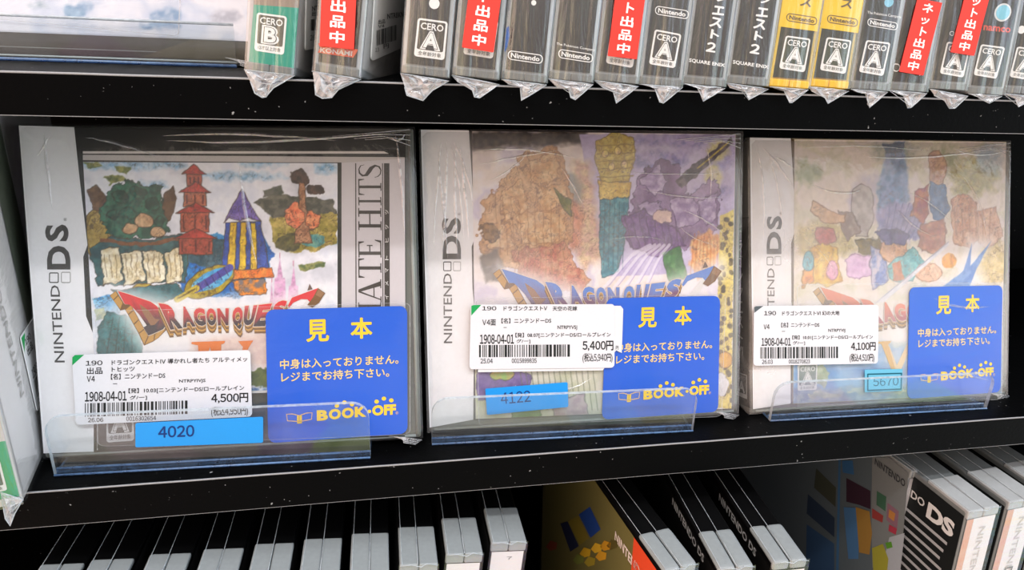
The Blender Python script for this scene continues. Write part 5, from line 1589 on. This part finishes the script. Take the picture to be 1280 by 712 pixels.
# 15
f, w = FT[14]
def deco(mb):
    cero_mark(mb, f, *Z(z5, (698, 272), (852, 294), (806, 508), (650, 480)), 'A', '全年齢対象', .0002)
    mb.ring(f, f.quad(*Z(z5, (716, 205), (745, 205), (742, 236), (714, 232))), 'ink', WT, .0002, 0.4, 1.0, 0.14)
o = spine_case('case with red vertical sticker half over its rating mark, last sticker to the right', f, w, GT, (64, 62, 58), TOP[14][3], 35, deco=deco)
listing_sticker(o, f, z5(698, 346), z5(851, 370), LS)
# 16
f, w = FT[15]
def deco(mb):
    mb.disc(f, *f.uv(*z5(1063, 82)), .0031, .0031, 'ink', (226, 228, 228), .0002, 24)
    mb.disc(f, *f.uv(*z5(1063, 82)), .0025, .0025, 'ink', (128, 204, 226), .0003, 24)
    mb.text(f, 'namco', f.quad(*Z(z5, (938, 164), (1116, 182), (1112, 216), (934, 198))), 'ink', (226, 88, 72), .0002, 0.03)
    cero_mark(mb, f, *Z(z5, (920, 289), (1079, 310), (1021, 516), (871, 490)), 'A', '全年齢対象', .0002, (92, 98, 98))
o = spine_case('grey-spined case with pale blue disc and red maker name above its rating mark', f, w, GT, (60, 60, 60), TOP[15][3], 36, deco=deco)
# 17
f, w = FT[16]
def deco(mb):
    cero_mark(mb, f, *Z(z5, (1156, 304), (1312, 326), (1262, 530), (1106, 502)), 'A', '全年齢対象', .0002, (92, 98, 98))
    mb.disc(f, *f.uv(*z5(1185, 195)), .0014, .0014, 'ink', WT, .0002)
o = spine_case('last grey-spined case at the right-hand end of the upper row', f, w, GT, (60, 62, 62), TOP[16][3], 37, deco=deco)

# ---------------------------------------------------------------- face-out case lying back at the left of the upper shelf
a = np.array([-0.0580, 0.0525, UP_T + .0002])
f = rot_frame(a, 16.0, 0.0, 0.0)
Wt = 0.137
o = thing('game_case', 'face-out game case with blue and white picture at left of upper shelf', 'game case', f.P(Wt / 2, 0, -.007))
mb = MB()
mb.box(f, 0, Wt, 0.0002, 0.124, -0.0150, -0.0003, 'plastic', (40, 44, 44), 0.0011, 3)
mb.tube([f.P(.001, 0.0016, .0001), f.P(Wt - .001, 0.0016, .0001)], 0.0004, 'plastic', (190, 196, 196))
mb.tube([f.P(.001, 0.0046, .0001), f.P(Wt - .001, 0.0046, .0001)], 0.0003, 'plastic', (120, 126, 126))
mb.build('case_shell', o)
mb = MB()
mb.poly(f, [(0.001, 0.0026), (Wt - .002, 0.0026), (Wt - .002, 0.0098), (0.001, 0.0098)], 'paper', (20, 26, 24), .0003)
mb.poly(f, [(0.095, 0.0026), (Wt - .002, 0.0026), (Wt - .002, 0.0094), (0.112, 0.0094)], 'paper', (60, 54, 38), .0004)
pt = Painter(f, ((.001, .122), (Wt - .002, .122), (Wt - .002, .0098), (.001, .0098)), 0.0006, 0.0003, own=True)
pt.wash([(226, 226, 236), (236, 236, 244), (206, 214, 232), (236, 236, 244)], 60, 51)
for cx, cy, rx, ry, a_, b_ in ((50, 9, 14, 4, (150, 170, 184), (206, 214, 224)), (93, 15, 13, 8, (96, 140, 180), (150, 186, 214)), (106, 8, 10, 5, (110, 150, 190), (170, 190, 214)), (206, 20, 20, 9, (110, 150, 190), (170, 190, 214)), (200, 32, 26, 4, (90, 130, 175), (130, 170, 205)), (282, 22, 20, 9, (176, 178, 192), (206, 208, 220)), (150, -40, 60, 30, (110, 150, 190), (200, 210, 226))):
    pt.ell(cx, cy, rx, ry, a_, b_, soft=2.5, wob=4, alpha=.9)
pt.dump(mb, .0004)
mb.build('cover_sheet', o, 'white printed sheet with blue brush marks')
mb = MB()
q = f.quad((-40, -60), (229, -40), (225, 47), (-40, 22))
mb.rrect(f, q, 'wrap_clear', (225, 225, 230), .0012, .03, 2)
mb.ring(f, q, 'pocket_edge', (225, 225, 230), .0013, .03, 2, .006)
mb.build('clear_pocket', o)
case_wrap(o, f, Wt, 0.1236, 'wrap_clear', 23)
so = thing('acrylic_display_stand', 'clear acrylic stand under the blue and white case on the upper shelf', 'display stand', (0.012, 0.048, UP_T), 'clear acrylic stands under the face-out cases')
mb = MB()
fr = Frame((-0.050, 0.0500, UP_T), (1, 0, 0), (0, 0, 1))
mb.box(fr, 0, 0.121, 0, 0.0155, -0.0016, 0, 'acrylic', (220, 225, 230), 0.0003, 1)
mb.tube([fr.P(0, 0.0155, -.0008), fr.P(0.121, 0.0155, -.0008)], 0.0005, 'acrylic_rim')
mb.tube([fr.P(0, 0.0006, 0), fr.P(0.121, 0.0006, 0)], 0.0006, 'acrylic_edge')
mb.build('front_lip', so)
mb = MB()
mb.box(fr, 0, 0.121, 0, 0.0004, -0.05, -0.0016, 'acrylic', (220, 225, 230), 0.0001, 1)
mb.build('foot', so)

# ---------------------------------------------------------------- case standing at the left end of the middle shelf
f = rot_frame((-0.0117, -0.0257, 0.0002), 0.0, 11.3, 0.0)
o = None
def deco(mb):
    mb.poly(f, [(0.0006, 0.0031), (0.0149, 0.0031), (0.0149, 0.0245), (0.0006, 0.0245)], 'ink', (20, 152, 104), .00012)
    mb.poly(f, [(0.0006, 0.0245), (0.0149, 0.0245), (0.0149, CH - .004), (0.0006, CH - .004)], 'ink', (196, 190, 186), .00012)
    q = f.rect(0.0030, 0.0122, 0.0062, 0.0178)
    cero_mark(mb, f, *[tuple(p) for p in ()], 'A', '', 0) if False else None
    mb.rrect(f, q, 'ink', (226, 226, 226), .0003, 0.10, 0.75)
    mb.rrect(f, q, 'ink', (80, 84, 80), .00036, 0.05, 0.75, box=(0.07, 0.93, 0.20, 0.95))
    mb.text(f, 'A', lambda a, b: q(.22 + .56 * a, .24 + .44 * b), 'ink', (226, 226, 226), .0004, .05)
    mb.text(f, 'CERO', lambda a, b: q(.14 + .72 * a, .73 + .16 * b), 'ink', (226, 226, 226), .0004, .02)
    mb.text(f, '全年齢対象', lambda a, b: q(.12 + .76 * a, .05 + .11 * b), 'ink', (80, 84, 80), .0004, 0)
    sf = Frame(f.P(0.0155, 0, 0), -f.N, f.V)
    sf.U, sf.N = -f.N, f.U
    mb.text(sf, 'NINTENDO', lambda a, b: np.array([0.0225 - 0.0042 * b, 0.030 + 0.040 * a]), 'ink', (170, 168, 166), .0006, .006)
    mb.text(sf, 'DS', lambda a, b: np.array([0.0235 - 0.0070 * b, 0.074 + 0.018 * a]), 'ink', (150, 148, 146), .0006, .035)
    mb.add([sf.P(u, v, .0005) for u, v in ((0.0420, 0.006), (0.060, 0.006), (0.060, 0.118), (0.0420, 0.118))], [(0, 1, 2, 3)], 'ink', (120, 128, 112))
    mb.text(sf, '全年齢対象', lambda a, b: np.array([0.0300 + 0.008 * a, 0.010 + 0.005 * b]), 'ink', (40, 42, 40), .0006, .0)
tl = [(2, 612), (8, 645), (14, 654), (20, 638), (30, 621)]
o = spine_case('green-footed case standing at the far left of the middle shelf, partly out of frame', f, 0.0155, None, (196, 190, 186), tl, 61, shell=(206, 204, 202), capc=(196, 196, 198), side=(228, 226, 226), deco=deco)
sf = Frame(f.P(0.0155, 0, 0), -f.N, f.V)
sf.U, sf.N = -f.N, f.U
mb = MB()
q = lambda a, b: np.array([0.0300 + 0.026 * a, 0.0180 + 0.0300 * b])
mb.rrect(sf, q, 'vinyl', (236, 236, 238), .0009, .05, 1.0, .0002)
for t, a0, a1, b0, b1 in (('190', .12, .4, .84, .92), ('出品', .12, .4, .70, .81), ('1908-04-01', .12, .8, .40, .52), ('28.05', .12, .4, .05, .12)):
    mb.text(sf, t, (lambda a0, a1, b0, b1: (lambda a, b: q(a0 + (a1 - a0) * a, b0 + (b1 - b0) * b)))(a0, a1, b0, b1), 'ink', (40, 40, 42), .001, .01)
barcode(mb, sf, lambda a, b: q(.12 + .8 * a, .15 + .22 * b), .001, 77, 24)
mb.poly(sf, [q(.02, .98), q(.02, .8), q(.2, .98)], 'ink', (30, 160, 85), .001)
mb.build('price_label', o, 'white barcode price label')

# ================================================================== cases on the lower shelf, seen from above
ZT = -0.0390
GL = 'grey-capped cases standing spine out on the lower shelf at left'
def low_case(label, x, yf, group, roll=0.0, yaw=0.0, W=0.0152, shell=(7, 7, 8), spine=(222, 220, 222), side=(30, 30, 32), capl=0.0215, deco=None, seed=1, capc=(150, 156, 158), dome=False):  # near-black shell colour carries the shelf's shade behind the caps
    """x, yf: upper front left corner."""
    fr = rot_frame((x, yf, ZT), 0.0, yaw, roll)
    o = thing('game_case', label, 'game case', fr.P(W / 2, -CH, -CD / 2), group)
    mb = MB()
    mb.box(fr, 0, W, -CH, -0.0004, -CD, -0.0003, 'plastic', shell, 0.0012, 3)
    mb.build('case_shell', o)
    r = 0.0026 if dome else 0.0012
    for a, b in ((0.0001, W / 2 - 0.0001), (W / 2 + 0.0001, W - 0.0001)):
        mb = MB()
        mb.box(fr, a, b, -0.0042, 0.0006, -capl, 0.0005, 'plastic', capc, min(r * .7, W * .2), 3)
        mb.build('hinge_cap', o, 'pale grey hinge cap')
    mb = MB()
    mb.add([fr.P(u, v, .0001) for u, v in ((0.0008, -CH + .003), (W - .0008, -CH + .003), (W - .0008, -0.0045), (0.0008, -0.0045))], [(0, 1, 2, 3)], 'paper', spine)
    for s, u in ((-1, -0.00012), (1, W + 0.00012)):
        q = [fr.P(u, -CH + .003, -0.001), fr.P(u, -CH + .003, -CD + .004), fr.P(u, -0.0030, -CD + .004), fr.P(u, -0.0030, -0.001)]
        mb.add(q, [(0, 1, 2, 3) if s > 0 else (3, 2, 1, 0)], 'paper', side)
    if deco:
        deco(mb, fr, W)
    mb.build('cover_sheet', o)
    mb = MB()
    rg = random.Random(seed)
    u0, u1 = W * (.46 + .06 * rg.random()), W * (.46 + .08 * rg.random())
    mb.tube([fr.P(u0, 0.0009, 0.0006), fr.P(u0 + .0002, 0.0012, -0.02), fr.P(u1, 0.0009, -CD)], 0.00014, 'acrylic_rim', n=5)
    mb.tube([fr.P(W * .06, 0.0008, 0.0006), fr.P(W * .05, 0.0009, -CD)], 0.0001, 'acrylic_rim', n=5)
    mb.tube([fr.P(0.0002, 0.0004, 0.0010), fr.P(W * .3, 0.0012, 0.0014), fr.P(W * .55, 0.0002, 0.0016), fr.P(W * .7, 0.0014, 0.0012), fr.P(W - .0002, 0.0002, 0.0010)], 0.00018, 'acrylic_rim', n=5)
    mb.add([fr.P(u, v, .0009) for u, v in ((-.0003, -CH), (W + .0003, -CH), (W + .0003, 0.001), (-.0003, 0.001))], [(0, 1, 2, 3)], 'wrap_clear')
    mb.build('wrap', o, 'clear cellophane sleeve')
    return o, fr

LEFT_PX = [(608, 650, -.0190), (553, 657, -.0230), (498, 662, -.0262), (440, 666, -.0275), (381, 672, -.0280), (320, 678, -.0282), (257, 682, -.0284), (190, 689, -.0284), (118, 695, -.0284), (55, 701, -.0284)]
ords = ('first', 'second', 'third', 'fourth', 'fifth', 'sixth', 'seventh', 'eighth', 'ninth', 'tenth')
for k, (px, py, yf) in enumerate(LEFT_PX):
    p = onZ(px, py, ZT)
    lb = 'rightmost grey-capped case of the left-hand row on the lower shelf' if k == 0 else ('%s grey-capped case on the lower shelf, counted leftwards from the gap in the row' % ords[k])
    low_case(lb, p[0] - .0002, yf, GL, roll=-4.5, W=0.0150, seed=80 + k, deco=(lambda mb, fr, W: mb.text(fr, '7', lambda a, b: np.array([.0074 + .0022 * a, -.0085 + .0014 * b]), 'ink', (90, 90, 92), .0002)) if k == 0 else None)

# three clear-capped cases leaning in the middle
GM = 'round-capped cases beyond the gap on the lower shelf'
def down_text(mb, fr, txt, y0, y1, v0, v1, rgb, bold=.03):
    """Lettering on the left broad side, reading from back to front along the top."""
    sf = Frame(fr.P(0, 0, 0), -fr.N, fr.V)
    sf.U, sf.N = -fr.N, -fr.U
    mb.text(sf, txt, lambda a, b: np.array([y0 + (y1 - y0) * a, v0 + (v1 - v0) * b]), 'ink', rgb, .0004, bold)
def left_poly(mb, fr, pts, rgb, l=.0003):
    sf = Frame(fr.P(0, 0, 0), -fr.N, fr.V)
    sf.U, sf.N = -fr.N, -fr.U
    mb.add([sf.P(u, v, l) for u, v in pts], [tuple(range(len(pts)))], 'ink', rgb)
def left_px(mb, fr, cp, pts, rgb, l=.0003):
    sf = Frame(fr.P(0, 0, 0), -fr.N, fr.V)
    sf.U, sf.N = -fr.N, -fr.U
    mb.add([sf.P(*sf.uv(*cp(*p)), l) for p in pts], [tuple(range(len(pts)))], 'ink', rgb)
zc = crop(640, 540, 3.556)
zb = crop(940, 520, 3.709)
def d_olive(mb, fr, W):
    left_poly(mb, fr, [(.0235, -.12), (.0235, -.003), (.132, -.003), (.132, -.12)], (112, 106, 62))
    left_poly(mb, fr, [(.001, -.12), (.001, -.003), (.0235, -.003), (.0235, -.12)], (226, 78, 44), .0004)
    left_px(mb, fr, zc, [(218, 405), (250, 395), (300, 505), (262, 530)], (34, 40, 70), .0004)
    left_px(mb, fr, zc, [(300, 365), (350, 330), (398, 430), (352, 468)], (36, 70, 146), .0004)
    left_px(mb, fr, zc, [(252, 395), (298, 370), (345, 470), (305, 500)], (130, 116, 44), .0004)
    for x, y, c in ((330, 530, (214, 170, 40)), (380, 510, (226, 180, 50)), (420, 500, (206, 150, 40)), (350, 570, (170, 150, 50)), (300, 560, (120, 130, 60)), (450, 495, (90, 80, 40)), (400, 545, (216, 160, 44)), (180, 500, (150, 70, 50))):
        left_px(mb, fr, zc, [(x - 26, y + 8), (x - 6, y - 20), (x + 24, y - 10), (x + 20, y + 18), (x - 8, y + 26)], c, .00045)
    down_text(mb, fr, 'NINTENDO DS', .040, .004, -.018, -.013, (240, 226, 220), .02)
p = onZ(822, 700, ZT)
low_case('case with olive and red broad side just right of the gap on the lower shelf', p[0], -.0440, GM, roll=2, yaw=7, W=.0150, deco=d_olive, seed=95, dome=True, shell=(10, 10, 11))
def d_dark(mb, fr, W):
    down_text(mb, fr, 'NINTENDO DS', .050, .012, -.0082, -.0042, (228, 230, 232), .02)
    left_poly(mb, fr, [(.026, -.040), (.026, -.030), (.07, -.030), (.07, -.040)], (120, 96, 56))
for (px, py), lb in (((878, 684), 'middle of three round-capped cases with white lettering along their top edges'), ((943, 676), 'right-hand of three round-capped cases, next to the dark gap')):
    p = onZ(px, py, ZT)
    low_case(lb, p[0] + .0006, -.0460, GM, roll=3, yaw=-4, W=.0150, deco=d_dark, seed=int(px), dome=True, shell=(10, 10, 11), side=(12, 12, 13))
# blue case turned outwards
def d_blue(mb, fr, W):
    left_poly(mb, fr, [(.002, -.12), (.002, -.003), (.132, -.003), (.132, -.12)], (92, 104, 112))
    for pts, c, l in (([(560, 190), (640, 190), (728, 262), (690, 700), (560, 700), (556, 420)], (124, 130, 132), .00035), ([(640, 560), (710, 540), (690, 720), (600, 720)], (170, 178, 188), .0004), ([(440, 285), (552, 345), (552, 430), (500, 410), (440, 395)], (58, 38, 52), .0004),
                      ([(420, 205), (470, 205), (476, 270), (424, 260)], (60, 104, 150), .0004), ([(582, 345), (626, 372), (622, 440), (580, 410)], (66, 104, 84), .00045), ([(560, 425), (612, 460), (608, 492), (560, 470)], (150, 62, 60), .00045), ([(632, 400), (684, 440), (676, 520), (626, 480)], (140, 104, 120), .00045),
                      ([(640, 430), (668, 450), (662, 486), (636, 466)], (190, 130, 70), .0005), ([(640, 500), (676, 520), (670, 548), (636, 530)], (170, 60, 80), .0005), ([(428, 420), (486, 424), (500, 520), (496, 660), (450, 660), (436, 520)], (76, 118, 164), .00045), ([(484, 420), (548, 440), (560, 540), (548, 640), (500, 630), (492, 520)], (160, 124, 62), .0005),
                      ([(560, 610), (610, 590), (636, 660), (630, 720), (566, 720)], (160, 158, 60), .0005), ([(622, 585), (650, 580), (656, 606), (630, 614)], (90, 150, 50), .00055), ([(404, 190), (414, 190), (404, 720), (392, 720)], (66, 108, 150), .0004), ([(300, 240), (392, 330), (390, 420), (290, 330)], (70, 74, 64), .0004), ([(262, 360), (386, 470), (384, 560), (256, 450)], (48, 62, 84), .0004),
                      ([(256, 500), (384, 590), (384, 720), (252, 720)], (56, 84, 120), .0004)):
        left_px(mb, fr, zb, pts, c, l)
    sf = Frame(fr.P(0, 0, 0), -fr.N, fr.V)
    sf.U, sf.N = -fr.N, -fr.U
    mb.text(sf, 'NINTENDO', sf.quad(zb(575, 192), zb(716, 296), zb(712, 330), zb(572, 222)), 'ink', (52, 56, 62), .0005, .02)
p = onZ(1138, 589, ZT)
low_case('thin blue patterned case turned outwards against the white-spined cases on the lower shelf', p[0], p[1], None, roll=2, yaw=6, W=.0042, deco=d_blue, seed=99, shell=(150, 160, 166), spine=(200, 200, 204))
# white-spined cases at the right
GR = 'white-spined grey cases at the right of the lower shelf'
def d_right(mb, fr, W):
    mb.add([fr.P(u, v, .00025) for u, v in ((0.0008, -CH + .003), (0.0042, -CH + .003), (0.0042, -0.0045), (0.0008, -0.0045))], [(0, 1, 2, 3)], 'paper', (206, 160, 140))
    mb.text(fr, 'NINTENDO DS', lambda a, b: np.array([.0085 + .0032 * b, -.010 - .052 * a]), 'ink', (190, 186, 184), .0003, .004)
    mb.text(fr, 'D', lambda a, b: np.array([.0080 + .0046 * b, -.040 - .006 * a]), 'ink', (120, 116, 114), .0003, .01)
    down_text(mb, fr, 'NINTENDO', .052, .022, -.0150, -.0105, (216, 218, 220), .02)
    down_text(mb, fr, 'DS', .020, .004, -.0185, -.0095, (226, 228, 230), .05)
    for k in range(11):
        v = -.024 - .0052 * k
        left_poly(mb, fr, [(.006 + .001 * (k % 3), v), (.006 + .001 * (k % 3), v + .0017), (.048 - .003 * (k % 4), v + .0017), (.048 - .003 * (k % 4), v)], (176, 180, 186))
    left_poly(mb, fr, [(.034, -.12), (.034, -.022), (.050, -.022), (.050, -.12)], (70, 120, 190), .00025)
    left_poly(mb, fr, [(.004, -.12), (.004, -.100), (.060, -.076), (.060, -.12)], (206, 206, 206), .00028)
for k, (px, py) in enumerate(((1207, 640), (1258, 628), (1306, 616))):
    p = onZ(px, py, ZT)
    low_case(('leftmost of the white-spined cases, its dark back with white lettering showing', 'white-spined grey case between the dark-backed one and the frame edge', 'last white-spined grey case, cut by the right edge of the photo')[k],
             p[0] + .0010, p[1], GR, roll=5, yaw=1, W=.0168, deco=d_right, seed=120 + k, shell=(120, 126, 128), capc=(172, 176, 178), side=(22, 26, 28), capl=.0235)
